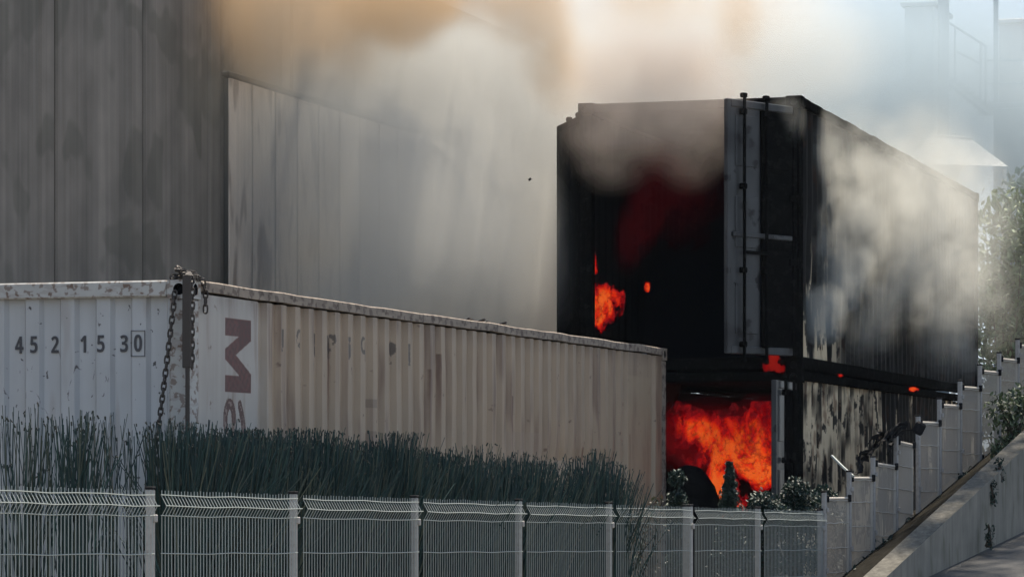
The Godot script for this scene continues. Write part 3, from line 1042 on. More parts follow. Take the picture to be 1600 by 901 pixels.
	# charred cargo
	for q in [["charred_cargo", "dark rounded heap of charred cargo beside the lower flames", at(1078, 850, 33.9), Vector3(0.42, 0.92, 0.5)], ["charred_cargo", "blackened heap of cargo inside the upper container", at(960, 600, 35.6), Vector3(0.8, 0.55, 0.9)]]:
		var n := noise(81, 2.5, 3)
		var f := puff_field(q[2] - q[3] * 1.2, q[2] + q[3] * 1.2, 0.06, [[q[2], q[3], 1.0]], n, 0.0, 0.4)
		var me := level_mesh(f[0], f[1], f[2], f[3], f[4], f[5], 0.12)
		tag(put(q[0], me, M.inside), q[1], "cargo")

# ---------------------------------------------------------------- fences
func fence_at(k: float) -> Vector3:   # top of the low fence at post k, on the line that runs away to the right
	return Vector3(-2.096 + 0.729 * k, 1.476 - 0.0375 * k, -18.5 - 1.665 * k)

func wire_panel(parent: Node, a: Vector3, b: Vector3, h: float, n: int, r: float, fold: float, nrm: Vector3, rows: Array, wm: Material) -> void:
	# a and b: top corners. Vertical wires with a fold near the top, pairs of horizontal wires
	var wires := ms()
	for i in n:
		var t := (i + 0.5) / n
		var top := a.lerp(b, t)
		var jit := rng.randf_range(-0.004, 0.004)
		var up := Vector3.UP
		var pts := [top + up * (0.022 + jit), top - up * 0.012, top - up * 0.070 + nrm * fold, top - up * 0.128, top - up * (h - 0.30), top - up * (h - 0.24) + nrm * fold, top - up * (h - 0.18), top - up * h]
		if fold == 0.0: pts = [top + up * 0.015, top - up * h]
		tube(wires, pts, r, 4, false)
	var p := Node3D.new()
	p.name = "panel"
	var kk := 0
	while parent.has_node(NodePath(p.name)):
		kk += 1
		p.name = "panel_%03d" % kk
	parent.add_child(p)
	var o := obj("upright_wires", wires, wm, p)
	o.set_meta("kind", "stuff")
	for y in rows:
		var st := ms()
		var off: float = fold if (absf(y - 0.070) < 0.001) else 0.0
		var segs := 6
		var pts := []
		for s in segs + 1:
			var q := a.lerp(b, float(s) / segs)
			pts.append(q - Vector3.UP * (y + 0.004 * sin(s * 2.1 + a.x)) + nrm * (off + r * 2.0))
		tube(st, pts, r * 1.15, 5)
		obj("cross_wire", st, wm, p)

func fence_post(parent: Node, foot: Vector3, top: Vector3, w: float, d: Vector3) -> void:
	var st := ms()
	var x := Vector3(d.x, 0, d.z).normalized()
	var fr := Transform3D(Basis(x, Vector3.UP, x.cross(Vector3.UP)), foot)
	var h := top.y - foot.y
	box(st, Vector3(0, h * 0.5, 0), Vector3(w, h, w), 0.006, fr)
	var p := obj("post", st, M.post, parent)
	st = ms()
	box(st, Vector3(0, h + 0.009, 0), Vector3(w + 0.008, 0.018, w + 0.008), 0.005, fr)
	obj("cap", st, M.black, p)
	for y in [h - 0.17, h - 0.75]:
		st = ms()
		box(st, Vector3(0.0, y, w * 0.5 + 0.012), Vector3(w * 0.55, 0.045, 0.024), 0.005, fr)
		obj("bracket", st, M.post, p)

func fences() -> void:
	var o := thing("wire_fence", "long low fence of pale welded wire panels with folded tops", "fence")
	var nrm := Vector3(0.916, 0, 0.401)
	for k in range(-2, 8):
		var t := fence_at(k)
		var side := -nrm * 0.045
		fence_post(o, Vector3(t.x, -0.1, t.z) + side, t + Vector3(0, 0.028, 0) + side, 0.044 if k != 5 else 0.07, Vector3(0.401, 0, -0.916))
		if k < 7:
			wire_panel(o, fence_at(k + 0.02), fence_at(k + 0.98), t.y - 0.12, 45, 0.0027, 0.034, nrm, [0.006, 0.070, 0.128, 0.352, 0.60, 0.85, 1.08], M.galv)
	var s := thing("stepped_fence", "stepped fence of tall narrow wire panels climbing above the retaining wall", "fence")
	var dir := Vector3(0.304, 0, -0.6).normalized()
	var nn := Vector3(0.892, 0, 0.452)
	var tops := [774.0, 742.0, 719.0, 685.0, 655.0, 628.0, 600.0, 575.0, 556.0, 535.0, 515.0]
	for k in tops.size():
		var f := step_at(k)
		var zz := -f.z
		var ty: float = EYE + (HORIZON - tops[k]) / F * zz
		var nx := step_at(k + 1)
		var lean := Vector3.ZERO
		if k == 3: lean = Vector3(-0.05, 0, 0.02)
		fence_post(s, Vector3(f.x, f.y - 0.25, f.z), Vector3(f.x, ty, f.z) + Vector3(0, 0.03, 0), 0.044, dir)
		var h := 0.95
		if k == 0: h = 1.25
		var a := Vector3(f.x, ty - 0.03, f.z) + dir * 0.035
		var b := Vector3(nx.x, ty - 0.03, nx.z) - dir * 0.035
		if k == 2 or k == 3: b += Vector3(0.0, -0.03, 0) + lean
		wire_panel(s, a, b, h, 20, 0.0040, 0.0, nn, [0.02, 0.24, 0.48, 0.72, h - 0.03], M.cream_wire)
		var pan := s.get_child(s.get_child_count() - 1)
		var st := ms()
		for q in [a, b, a - Vector3.UP * h, b - Vector3.UP * h]:
			box(st, q + nn * 0.02, Vector3(0.035, 0.07, 0.035), 0.006)
		obj("corner_clip", st, M.black, pan)
		# light frame round each panel
		st = ms()
		tube(st, [a, b], 0.013, 6)
		tube(st, [a - Vector3.UP * h, b - Vector3.UP * h], 0.013, 6)
		tube(st, [a, a - Vector3.UP * h], 0.010, 6)
		tube(st, [b, b - Vector3.UP * h], 0.010, 6)
		obj("frame", st, M.cream_wire, pan)

# ---------------------------------------------------------------- plants
func blade(st: SurfaceTool, p: Vector3, h: float, lean: Vector3, w: float, hook: float, col: Color) -> void:
	var pts := []
	var n := 5
	for i in n + 1:
		var t := float(i) / n
		pts.append(p + Vector3(0, h * t, 0) + lean * t * t + (Vector3(hook, -absf(hook) * 0.5, 0) * maxf(0.0, t - 0.85) * 6.6))
	var side := Vector3(1, 0, rng.randf_range(-0.8, 0.8)).normalized()
	for i in n:
		var wa := w * (1.0 - 0.55 * float(i) / n)
		var wb := w * (1.0 - 0.55 * float(i + 1) / n)
		st.set_color(col)
		quad(st, pts[i] - side * wa, pts[i] + side * wa, pts[i + 1] + side * wb, pts[i + 1] - side * wb)

func reed_clump(label: String, px: float, z: float, half: float, top: float, n: int, lean: float, dark: float, dome := 0.0) -> void:
	var base := at(px, 800, z)
	base.y = 0.0
	var hmax := EYE + (HORIZON - top) / F * z
	var o := thing("reed_clump", label, "reeds", Transform3D(Basis(), base), "tall reeds between the fence and the white container")
	var st := ms()
	var heads := ms()
	var nn := noise(int(px) + 5, 2.2, 2)
	for i in n:
		var a := rng.randf() * TAU
		var r := sqrt(rng.randf())
		var p := Vector3(cos(a) * r * half, 0, sin(a) * r * half * 0.8)
		var e := absf(p.x) / half
		var h := hmax * (1.0 - dome * e * e) * (1.0 + 0.08 * nn.get_noise_2d(p.x * 3.0, z)) - pow(rng.randf(), 2.0) * (0.42 if dark > 0.7 else 0.16)
		var g := rng.randf()
		var col := Color(0.004, 0.020, 0.023).lerp(Color(0.014, 0.045, 0.040), g * g)
		if rng.randf() < 0.10 * (1.0 - dark): col = Color(0.16, 0.14, 0.11)
		elif rng.randf() < 0.2: col = Color(0.05, 0.06, 0.045)
		if dark > 0.7 and rng.randf() < 0.22:
			h *= rng.randf_range(0.86, 1.02)
			blade(st, p, h, Vector3(rng.randfn(0.0, 0.22), -0.04, rng.randfn(0.0, 0.15)), 0.008, rng.randfn(0.0, 0.05), col)
			continue
		var ln := Vector3(lean + p.x / half * 0.05 + rng.randfn(0.0, 0.085 if dark > 0.7 else 0.03), 0, rng.randfn(0.0, 0.07))
		blade(st, p, h, ln, rng.randf_range(0.003, 0.0065) * (0.7 + 0.5 * dark), rng.randfn(0.0, 0.022), col)
		if rng.randf() < 0.22:
			heads.set_color(Color(0.018, 0.020, 0.018))
			var q := p + ln + Vector3(0, h - 0.015, 0)
			var s := rng.randf_range(0.006, 0.011)
			box(heads, q, Vector3(s, s * 2.6, s), 0.002, Transform3D(Basis.from_euler(Vector3(0, 0, rng.randfn(0.0, 0.5))), q) * Transform3D(Basis(), -q))
	var m := mat(Color.WHITE, 0.75)
	m.vertex_color_use_as_albedo = true
	m.backlight_enabled = true
	m.backlight = Color(0.15, 0.15, 0.15)
	obj("stems", st, m, o).set_meta("kind", "stuff")
	obj("seed_heads", heads, m, o).set_meta("kind", "stuff")

var leaf_mesh: ArrayMesh

func leafy(called: String, label: String, category: String, base: Vector3, blobs: Array, count: int, size: float, cols: Array, branches: int, seed_: int, group := "") -> Node3D:
	var o := thing(called, label, category, Transform3D(Basis(), base), group)
	var r := RandomNumberGenerator.new()
	r.seed = seed_
	if leaf_mesh == null:
		var st := ms()
		for s in [-1.0, 1.0]:
			quad(st, Vector3(0, -0.5, 0), Vector3(0.22 * s, -0.15, 0.06), Vector3(0.20 * s, 0.2, 0.05), Vector3(0, 0.0, 0))
			tri(st, Vector3(0, 0, 0), Vector3(0.20 * s, 0.2, 0.05), Vector3(0, 0.5, -0.03))
		leaf_mesh = mesh_of(st)
	var mm := MultiMesh.new()
	mm.transform_format = MultiMesh.TRANSFORM_3D
	mm.use_colors = true
	mm.mesh = leaf_mesh
	mm.instance_count = count
	var n := noise(seed_, 2.0, 3)
	for i in count:
		var b: Array = blobs[r.randi() % blobs.size()]
		var d := Vector3(r.randfn(), r.randfn(), r.randfn()).normalized()
		var q: Vector3 = b[0] + d * b[1] * pow(r.randf(), 0.45) * (1.0 + 0.35 * n.get_noise_3dv(b[0] * 3.0 + d * 1.4))
		var bs := Basis.from_euler(Vector3(r.randf_range(-1.4, 1.4), r.randf() * TAU, r.randf_range(-1.0, 1.0))).scaled(Vector3.ONE * size * r.randf_range(0.6, 1.35))
		mm.set_instance_transform(i, Transform3D(bs, q))
		var c: Color = cols[r.randi() % cols.size()]
		mm.set_instance_color(i, c * r.randf_range(0.75, 1.25))
	var mi := MultiMeshInstance3D.new()
	mi.name = "foliage"
	mi.multimesh = mm
	var m := mat(Color.WHITE, 0.62)
	m.vertex_color_use_as_albedo = true
	m.backlight_enabled = true
	m.backlight = Color(0.5, 0.5, 0.5)
	mi.material_override = m
	mi.set_meta("kind", "stuff")
	o.add_child(mi)
	var bt := ms()
	for i in branches:
		var b: Array = blobs[i % blobs.size()]
		var tip: Vector3 = b[0] + Vector3(r.randfn(), r.randfn() + 0.5, r.randfn()) * b[1] * 0.35
		var mid := Vector3(tip.x * 0.35, tip.y * 0.55, tip.z * 0.35)
		tube(bt, [Vector3(r.randf_range(-0.03, 0.03), -0.1, 0), mid, tip], [0.02 + 0.012 * size * 10, 0.014, 0.005], 5)
	obj("branches", bt, mat(lin(0.04, 0.03, 0.022), 0.9), o)
	return o

func plants() -> void:
	# sparse stems before the white end wall
	var sp := [[-15.0, "at the edge of the picture"], [38.0, "below the first figure of the number"], [92.0, "below the figure 2"], [142.0, "below the figures 1 and 5"], [192.0, "below the last figures of the number"], [240.0, "beside the hanging chain's lower end"]]
	for i in sp.size():
		reed_clump("sparse dark reed stems against the white end wall, " + sp[i][1], sp[i][0], 19.85 + 0.06 * i, 0.16, 646.0 + i * 3.0, 34, rng.randf_range(-0.04, 0.06), 0.5)
	for q in [[42.0, 648.0, "dark narrow tuft of reeds left of the number's first figure"], [104.0, 652.0, "dark narrow tuft of reeds below the figures 2 and 1"], [128.0, 656.0, "dark leaning tuft of reeds against the white end wall"]]:
		reed_clump(q[2], q[0], 19.9, 0.045, q[1], 55, rng.randf_range(-0.05, 0.08), 1.0)
	var dn := [[290.0, "under the white corner post"], [335.0, "under the red letters"], [385.0, "just past the red letters"], [435.0, "under the first ribs of the tan side"], [485.0, "behind the second fence post"], [535.0, "under the dark marks of the old number"], [590.0, "under the ghost of an old letter"], [645.0, "behind the third fence post"], [700.0, "halfway along the tan side"], [752.0, "before the brown streaks"], [800.0, "behind the fourth fence post"]]
	for i in dn.size():
		reed_clump("dense dark reeds, " + dn[i][1], dn[i][0], 20.2 + 0.42 * i, 0.17 + 0.008 * i, 672.0 + i * 4.6 + [0.0, 14.0, -12.0, 18.0, -8.0, 12.0, -14.0, 8.0, -6.0, 16.0, 0.0][i], [680, 990, 860, 780, 990, 780, 940, 780, 940, 380, 860][i], rng.randf_range(-0.05, 0.05), 1.0)
	reed_clump("loose reeds leaning over towards the rounded clump", 842.0, 24.8, 0.16, 718.0, 260, 0.22, 0.8)
	reed_clump("rounded dark reed clump before the far part of the tan side", 925.0, 25.6, 0.30, 712.0, 840, 0.03, 1.0, 0.20)
	var green := [Color(0.005, 0.020, 0.017), Color(0.008, 0.028, 0.021), Color(0.004, 0.015, 0.015), Color(0.014, 0.036, 0.024)]
	var brown := [Color(0.06, 0.05, 0.035), Color(0.09, 0.06, 0.04), Color(0.04, 0.05, 0.03)]
	var p := at(1015, 0, 26.6)
	p.y = 0
	leafy("dry_shrub", "thin dry brown shrub before the container's far corner", "shrub", p, [[Vector3(0, 1.1, 0), 0.16], [Vector3(0.05, 1.3, 0), 0.12], [Vector3(-0.06, 0.8, 0), 0.18], [Vector3(0.0, 0.5, 0), 0.2]], 420, 0.05, brown, 10, 5)
	p = at(1058, 0, 28.6); p.y = 0
	leafy("shrub", "narrow upright dark shrub just past the container's far corner", "shrub", p, [[Vector3(0, 1.55, 0), 0.08], [Vector3(0, 1.35, 0), 0.10], [Vector3(0, 1.1, 0), 0.11], [Vector3(0, 0.8, 0), 0.12], [Vector3(0, 0.4, 0), 0.12]], 2200, 0.042, green, 6, 6)
	p = at(1140, 0, 30.0); p.y = 0
	leafy("conifer_shrub", "pointed dark conifer in front of the flames", "shrub", p, [[Vector3(0, 1.68, 0), 0.025], [Vector3(0.005, 1.62, 0), 0.035], [Vector3(0, 1.56, 0), 0.05], [Vector3(0.01, 1.49, 0), 0.06], [Vector3(-0.01, 1.41, 0), 0.085], [Vector3(0.0, 1.33, 0), 0.10], [Vector3(0.01, 1.24, 0), 0.125], [Vector3(0.02, 1.14, 0), 0.15], [Vector3(0.02, 1.02, 0), 0.17], [Vector3(0, 0.85, 0), 0.2], [Vector3(0, 0.6, 0), 0.22], [Vector3(0, 0.35, 0), 0.22]], 3600, 0.05, green, 8, 7)
	p = at(1192, 0, 30.2); p.y = 0
	leafy("shrub", "low dark green bush right of the pointed conifer", "shrub", p, [[Vector3(0, 1.28, 0), 0.16], [Vector3(-0.1, 1.1, 0), 0.2], [Vector3(0.12, 1.15, 0), 0.18], [Vector3(0, 0.7, 0), 0.25]], 4200, 0.042, green, 8, 8)
	p = at(1245, 0, 30.6); p.y = 0
	leafy("shrub", "dark bush under the lower container's door strips", "shrub", p, [[Vector3(0, 1.40, 0), 0.16], [Vector3(0.12, 1.2, 0), 0.2], [Vector3(-0.12, 1.2, 0), 0.2], [Vector3(0, 0.8, 0), 0.25]], 4200, 0.042, green, 8, 9)
	p = at(1288, 0, 31.4); p.y = 0
	leafy("shrub", "dark bush at the foot of the peeling paint", "shrub", p, [[Vector3(0, 1.35, 0), 0.13], [Vector3(0.05, 1.1, 0), 0.2], [Vector3(0, 0.7, 0), 0.2]], 2400, 0.042, green, 6, 10)
	# bush on the ledge near the top of the retaining wall
	var lit := [Color(0.05, 0.075, 0.035), Color(0.07, 0.10, 0.045), Color(0.10, 0.13, 0.07), Color(0.03, 0.05, 0.03)]
	p = at(1585, 715, 33.6)
	leafy("bush", "leafy green bush on the ledge above the retaining wall", "bush", p, [[Vector3(0, 0.30, 0), 0.24], [Vector3(-0.1, 0.5, 0.05), 0.22], [Vector3(0.12, 0.62, 0), 0.22], [Vector3(0.3, 0.45, 0), 0.3], [Vector3(0.02, 0.1, 0.1), 0.2], [Vector3(-0.14, 0.06, 0.1), 0.14]], 1700, 0.06, lit, 14, 12)
	var cover := []
	for i in 22:
		var k := -1.0 + i * 0.42
		cover.append([step_at(k) + Vector3(rng.randf_range(0.0, 0.45), rng.randf_range(-0.03, 0.03), rng.randf_range(0.0, 0.25)), rng.randf_range(0.10, 0.2)])
	leafy("ground_ivy", "dark ivy covering the soil strip between stepped fence and retaining wall", "ivy", Vector3.ZERO, cover, 4200, 0.055, green, 4, 44).set_meta("kind", "stuff")
	for q in [[1551.0, 770.0, 31.45, "trailing sprig of ivy halfway up the retaining wall's face"], [1547.0, 838.0, 30.9, "small weed growing from the lower face of the retaining wall"], [1562.0, 735.0, 31.8, "trailing weed hanging over the top of the retaining wall"]]:
		leafy("weed", q[3], "weed", at(q[0], q[1], q[2]), [[Vector3(0, 0, 0), 0.06], [Vector3(0.0, 0.09, 0), 0.05], [Vector3(0.01, -0.08, 0.0), 0.05]], 110, 0.04, green, 3, int(q[0]))
	# trees behind the stack
	var pale := [Color(0.07, 0.12, 0.055), Color(0.10, 0.15, 0.07), Color(0.14, 0.20, 0.11), Color(0.05, 0.085, 0.04)]
	p = at(1575, 0, 47.0); p.y = 0
	tree("broadleaf_tree", "bushy green tree behind the far end of the burning stack", p, [[Vector3(0.1, 5.2, 0), 0.7], [Vector3(-0.25, 4.4, 0.2), 0.55], [Vector3(0.5, 4.4, -0.3), 0.9], [Vector3(-0.1, 3.6, 0), 0.6], [Vector3(0.5, 3.4, 0.4), 0.8], [Vector3(-0.3, 2.7, 0.3), 0.5], [Vector3(0.2, 2.3, 0), 0.8], [Vector3(0.9, 5.0, 0), 0.8], [Vector3(1.2, 3.9, 0), 0.9]], 6500, 0.13, pale, 21)
	tree("roadside_tree", "leafy tree beside the sloping road, mostly beyond the picture's edge", Vector3(8.6, 0.6, -35.2), [[Vector3(-3.2, 7.6, 1.0), 0.9], [Vector3(-2.4, 8.2, -0.2), 1.0], [Vector3(-1.2, 7.8, 0.3), 1.1], [Vector3(0.0, 7.4, 0.2), 1.2], [Vector3(-2.0, 7.9, 1.6), 0.9], [Vector3(-3.4, 8.2, 2.2), 0.7], [Vector3(0.4, 6.0, 0.6), 1.1], [Vector3(-0.2, 8.8, -0.5), 1.0]], 5200, 0.15, pale, 23)
	p = at(1650, 0, 54.0); p.y = 0
	tree("broadleaf_tree", "hazy tree farther back at the edge of the picture", p, [[Vector3(0, 5.0, 0), 1.2], [Vector3(-0.9, 4.2, 0), 1.0], [Vector3(0.8, 4.0, 0), 1.2], [Vector3(-0.3, 6.0, 0), 0.9]], 3500, 0.16, pale, 22)

func tree(called: String, label: String, base: Vector3, blobs: Array, count: int, size: float, cols: Array, sd: int) -> void:
	var o := leafy(called, label, "tree", base, blobs, count, size, cols, blobs.size() * 2, sd, "trees behind the burning stack")
	o.get_node("foliage").name = "crown"
	var st := ms()
	tube(st, [Vector3(0, -0.2, 0), Vector3(0.03, 1.2, 0), Vector3(0.0, 2.6, 0), Vector3(0.1, 4.2, 0)], [0.16, 0.12, 0.09, 0.04], 8)
	obj("trunk", st, mat(lin(0.07, 0.055, 0.04), 0.9), o)

# ---------------------------------------------------------------- far things in the haze
func beam(st: SurfaceTool, a: Vector3, b: Vector3, r: float) -> void:
	tube(st, [a, b], r, 6)

func far_things() -> void:
	var z := 62.0
	var o := thing("steel_staircase", "hazy blue steel stair with handrails and tall columns above the trees", "staircase")
	for c in [[1475.0, -60.0, 140.0, 0.10], [1557.0, -60.0, 250.0, 0.045]]:
		var st := ms()
		box(st, (at(c[0], c[1], z) + at(c[0], 800, z)) * 0.5, Vector3(c[3] * 2, at(0, c[1], z).y - at(0, 800, z).y, c[3] * 2), 0.01)
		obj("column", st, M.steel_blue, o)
	for c in [[1493.0, 42.0, 128.0], [1533.0, 66.0, 160.0], [1541.0, 70.0, 165.0]]:
		var st := ms()
		beam(st, at(c[0], c[1], z), at(c[0], c[2], z), 0.025)
		obj("baluster", st, M.steel_blue, o)
	for c in [[1484.0, 36.0, 1541.0, 72.0], [1494.0, 80.0, 1534.0, 100.0], [1541.0, 94.0, 1640.0, 94.0], [1541.0, 130.0, 1640.0, 130.0]]:
		var st := ms()
		beam(st, at(c[0], c[1], z), at(c[2], c[3], z), 0.025)
		obj("handrail", st, M.steel_blue, o)
	var st := ms()
	for s in 7:
		box(st, at(1486 + s * 9, 128 + s * 7, z + 0.5), Vector3(0.16, 0.04, 0.9))
	obj("tread", st, M.steel_blue, o).set_meta("kind", "stuff")
	st = ms()
	beam(st, at(1480, 126, z), at(1545, 178, z), 0.07)
	obj("stringer", st, M.steel_blue, o)
	st = ms()
	box(st, at(1600, 170, z + 0.6), Vector3(1.6, 0.12, 1.4))
	obj("landing", st, M.steel_blue, o)
	# silo-like sheds behind the stair
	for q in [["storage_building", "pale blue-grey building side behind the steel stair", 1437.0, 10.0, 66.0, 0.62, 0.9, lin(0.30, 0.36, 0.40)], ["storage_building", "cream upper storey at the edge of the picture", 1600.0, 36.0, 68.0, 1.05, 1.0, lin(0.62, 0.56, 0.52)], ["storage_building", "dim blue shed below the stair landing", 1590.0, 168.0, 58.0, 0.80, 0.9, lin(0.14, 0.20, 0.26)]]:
		var h: float = EYE + (HORIZON - q[3]) / F * float(q[4])
		var x := at(q[2], 0, q[4])
		var b := thing(q[0], q[1], "building", Transform3D(Basis.from_euler(Vector3(0, -0.3, 0)), Vector3(x.x, 0, x.z)), "buildings in the haze behind the stack")
		var s2 := ms()
		box(s2, Vector3(0, h * 0.5, -1.0), Vector3(q[5], h, 2.0), 0.02)
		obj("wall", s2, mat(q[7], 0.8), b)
		s2 = ms()
		box(s2, Vector3(0, h + 0.05, -1.0), Vector3(q[5] + 0.16, 0.1, 2.16), 0.02)
		obj("roof", s2, mat(q[7], 0.8), b)
		s2 = ms()
		box(s2, Vector3(0, h * 0.7, 0.01), Vector3(q[5] * 0.4, 0.9, 0.04), 0.01)
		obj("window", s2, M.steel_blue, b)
	# white canopy whose roof edge catches the sun
	var c := thing("canopy", "bright white pitched canopy showing above the long side of the stack", "canopy")
	z = 58.0
	st = ms()
	var r0 := at(1452, 213, z)
	var r1 := at(1520, 218, z)
	quad(st, r0, r1, r1 + Vector3(0.25, -0.75, 2.6), r0 + Vector3(-0.75, -0.75, 2.6))
	quad(st, r0, r0 + Vector3(0, -0.75, -2.6), r1 + Vector3(0, -0.75, -2.6), r1)
	obj("roof", st, M.white_roof, c)
	st = ms()
	tube(st, [r0, r0.lerp(r1, 0.5) + Vector3(0, 0.012, 0), r1], 0.045, 7)
	obj("ridge_cap", st, M.white_roof, c)
	for q in [r0 + Vector3(-0.7, -0.78, 2.5), r1 + Vector3(0.2, -0.78, 2.5), r0 + Vector3(0, -0.78, -2.5), r1 + Vector3(0, -0.78, -2.5)]:
		st = ms()
		beam(st, q, Vector3(q.x, 0, q.z), 0.05)
		obj("post", st, M.white_roof, c)

# ---------------------------------------------------------------- chains and bar on the white container
var link_mesh: ArrayMesh

func chain(label: String, pts: Array, step: float) -> void:
	if link_mesh == null:
		var st := ms()
		var ring := []
		for i in 11:
			var a := TAU * i / 10.0
			ring.append(Vector3(cos(a) * 0.016, sin(a) * 0.016 + (0.014 if sin(a) > 0.01 else -0.014 if sin(a) < -0.01 else 0.0), 0))
		tube(st, ring, 0.0065, 5, false)
		link_mesh = mesh_of(st)
	var o := thing("chain", label, "chain", Transform3D(Basis(), pts[0]), "rusty chains on the corner of the white container")
	var k := 0
	for i in pts.size() - 1:
		var a: Vector3 = pts[i]
		var b: Vector3 = pts[i + 1]
		var n := maxi(1, int(round(a.distance_to(b) / step)))
		var y := (b - a).normalized()
		for j in n:
			var x := y.cross(Vector3(0.2, 0.1, 1)).normalized()
			var bs := Basis(x, y, x.cross(y))
			bs = bs * Basis(Vector3(0, 1, 0), PI / 2 * (k % 2) + 0.35 + rng.randfn(0, 0.12))
			put("link", link_mesh, M.chain, o, Transform3D(bs, a.lerp(b, (j + 0.5) / n) - pts[0]))
			k += 1

func chains() -> void:
	var tf := axis_frame(296.0, 20.9, 0.0, 0.308)
	var H := 2.89
	chain("long rusty chain hanging from the hole in the container's corner into the reeds", [tf * Vector3(-0.02, H - 0.08, -0.10), tf * Vector3(-0.035, H - 0.16, -0.10), tf * Vector3(-0.09, 2.2, -0.145), tf * Vector3(-0.14, 1.65, -0.20), tf * Vector3(-0.17, 1.1, -0.25)], 0.043)
	chain("short chain looped down beside the corner's side opening", [tf * Vector3(0.10, H + 0.015, 0.012), tf * Vector3(0.17, H + 0.01, 0.014), tf * Vector3(0.215, H - 0.06, 0.02), tf * Vector3(0.215, H - 0.21, 0.02)], 0.043)
	chain("chain doubled along the hanging steel bar", [tf * Vector3(-0.01, H + 0.02, 0.01), tf * Vector3(-0.012, H - 0.02, 0.022), tf * Vector3(-0.012, 2.30, 0.022)], 0.043)
	chain("tangle of chain lying on top of the container's corner", [tf * Vector3(0.02, H + 0.02, -0.14), tf * Vector3(0.10, H + 0.03, -0.10), tf * Vector3(0.03, H + 0.045, -0.06), tf * Vector3(0.12, H + 0.05, -0.02), tf * Vector3(0.02, H + 0.065, -0.10), tf * Vector3(0.08, H + 0.085, -0.13), tf * Vector3(0.06, H + 0.02, -0.03), tf * Vector3(0.10, H + 0.02, 0.01)], 0.036)
	var o := thing("steel_bar", "dark rusty steel bar hanging down the white corner post", "bar", Transform3D(tf.basis, tf * Vector3(-0.03, 1.75, -0.008)))
	var st := ms()
	box(st, Vector3(0, 0.86, 0.0), Vector3(0.018, 0.62, 0.062), 0.005)
	obj("strap", st, M.chain, o)
	st = ms()
	box(st, Vector3(0, 0.285, 0.005), Vector3(0.014, 0.57, 0.030), 0.004)
	obj("rod", st, M.chain, o)
	st = ms()
	tube(st, [Vector3(0, 1.15, 0), Vector3(0.06, 1.175, -0.01), Vector3(0.11, 1.15, -0.02)], 0.024, 7)
	obj("hook", st, M.chain, o)

# ---------------------------------------------------------------- burnt bits
func debris() -> void:
	# charred sheeting tangled on the stepped fence
	var z := 31.6
	var o := thing("charred_sheeting", "tangle of charred sheeting caught on top of the stepped fence", "sheeting")
	var n := noise(91, 3.0, 4)
	for q in [[1338.0, 735.0, 1368.0, 690.0], [1352.0, 700.0, 1392.0, 676.0], [1372.0, 690.0, 1412.0, 672.0], [1390.0, 705.0, 1402.0, 672.0]]:
		var st := ms()
		var a := at(q[0], q[1], z)
		var b := at(q[2], q[3], z + 0.5)
		var g := 9
		var grid := []
		for i in g:
			for j in g:
				var u := float(i) / (g - 1)
				var v := float(j) / (g - 1) - 0.5
				var p := a.lerp(b, u) + Vector3(0.05, 0.16, 0.10) * v
				p += Vector3(n.get_noise_3d(p.x * 2.0, p.y * 2.0, q[0]), n.get_noise_3d(p.y * 2.0, p.z, q[0] + 9.0), n.get_noise_3d(p.z, p.x * 2.0, q[0] + 20.0)) * 0.12
				grid.append(p)
		for i in g - 1:
			for j in g - 1:
				if n.get_noise_2d(i * 0.9 + q[0], j * 0.9) > 0.22: continue
				quad(st, grid[i * g + j], grid[i * g + j + 1], grid[(i + 1) * g + j + 1], grid[(i + 1) * g + j])
		obj("sheet", st, M.black, o)
	# black lamp on an arm
	var l := thing("floodlight", "small black floodlight on a bent arm above the stepped fence", "light")
	var st := ms()
	tube(st, [at(1398, 684, 31.9), at(1410, 673, 31.9), at(1432, 671, 31.7)], 0.010, 6)
	obj("arm", st, M.black, l)
	st = ms()
	var fr := Transform3D(Basis.from_euler(Vector3(0.3, 0.5, -0.35)), at(1437, 669, 31.7))
	box(st, Vector3.ZERO, Vector3(0.10, 0.13, 0.09), 0.02, fr)
	obj("housing", st, M.black, l)
	# a bent pale strip of metal leaning across the fence corner
	st = ms()
	tube(st, [at(1300, 712, 31.2), at(1318, 730, 31.0), at(1334, 744, 30.8)], 0.014, 5)
	tag(obj("metal_strip", st, M.galv), "bent pale metal strip sticking out at the fence corner", "strip")
	# flake of soot in the air
	st = ms()
	box(st, Vector3.ZERO, Vector3(0.030, 0.022, 0.012), 0.004, Transform3D(Basis.from_euler(Vector3(0.4, 0.3, 0.7)), at(828, 280, 30.0)))
	tag(obj("soot_flake", st, M.black), "black flake of soot floating before the white smoke", "flake")
	# twisted bits on the roofs
	for q in [[740.0, 502.0, 27.4, 0.10, "twisted scrap of metal lying on the tan top rail"], [770.0, 507.0, 27.6, 0.12, "curled strip of metal farther along the tan top rail"]]:
		st = ms()
		var p := at(q[0], q[1], q[2])
		tube(st, [p + Vector3(-q[3], -0.03, 0), p + Vector3(-q[3] * 0.4, 0.025, 0.05), p + Vector3(q[3] * 0.3, -0.005, -0.02), p + Vector3(q[3], 0.015, 0.03)], 0.012, 5)
		tag(obj("metal_scrap", st, M.chain), q[4], "scrap")
	st = ms()
	var pa := at(815, 517, 28.6)
	box(st, Vector3.ZERO, Vector3(0.20, 0.018, 0.10), 0.004, Transform3D(Basis.from_euler(Vector3(0.0, 0.4, 0.03)), pa))
	box(st, Vector3(0.09, -0.02, 0), Vector3(0.02, 0.05, 0.08), 0.004, Transform3D(Basis.from_euler(Vector3(0.0, 0.4, 0.03)), pa))
	tag(obj("steel_plate", st, M.chain), "small flat steel plate on the top rail near the burning stack", "plate")

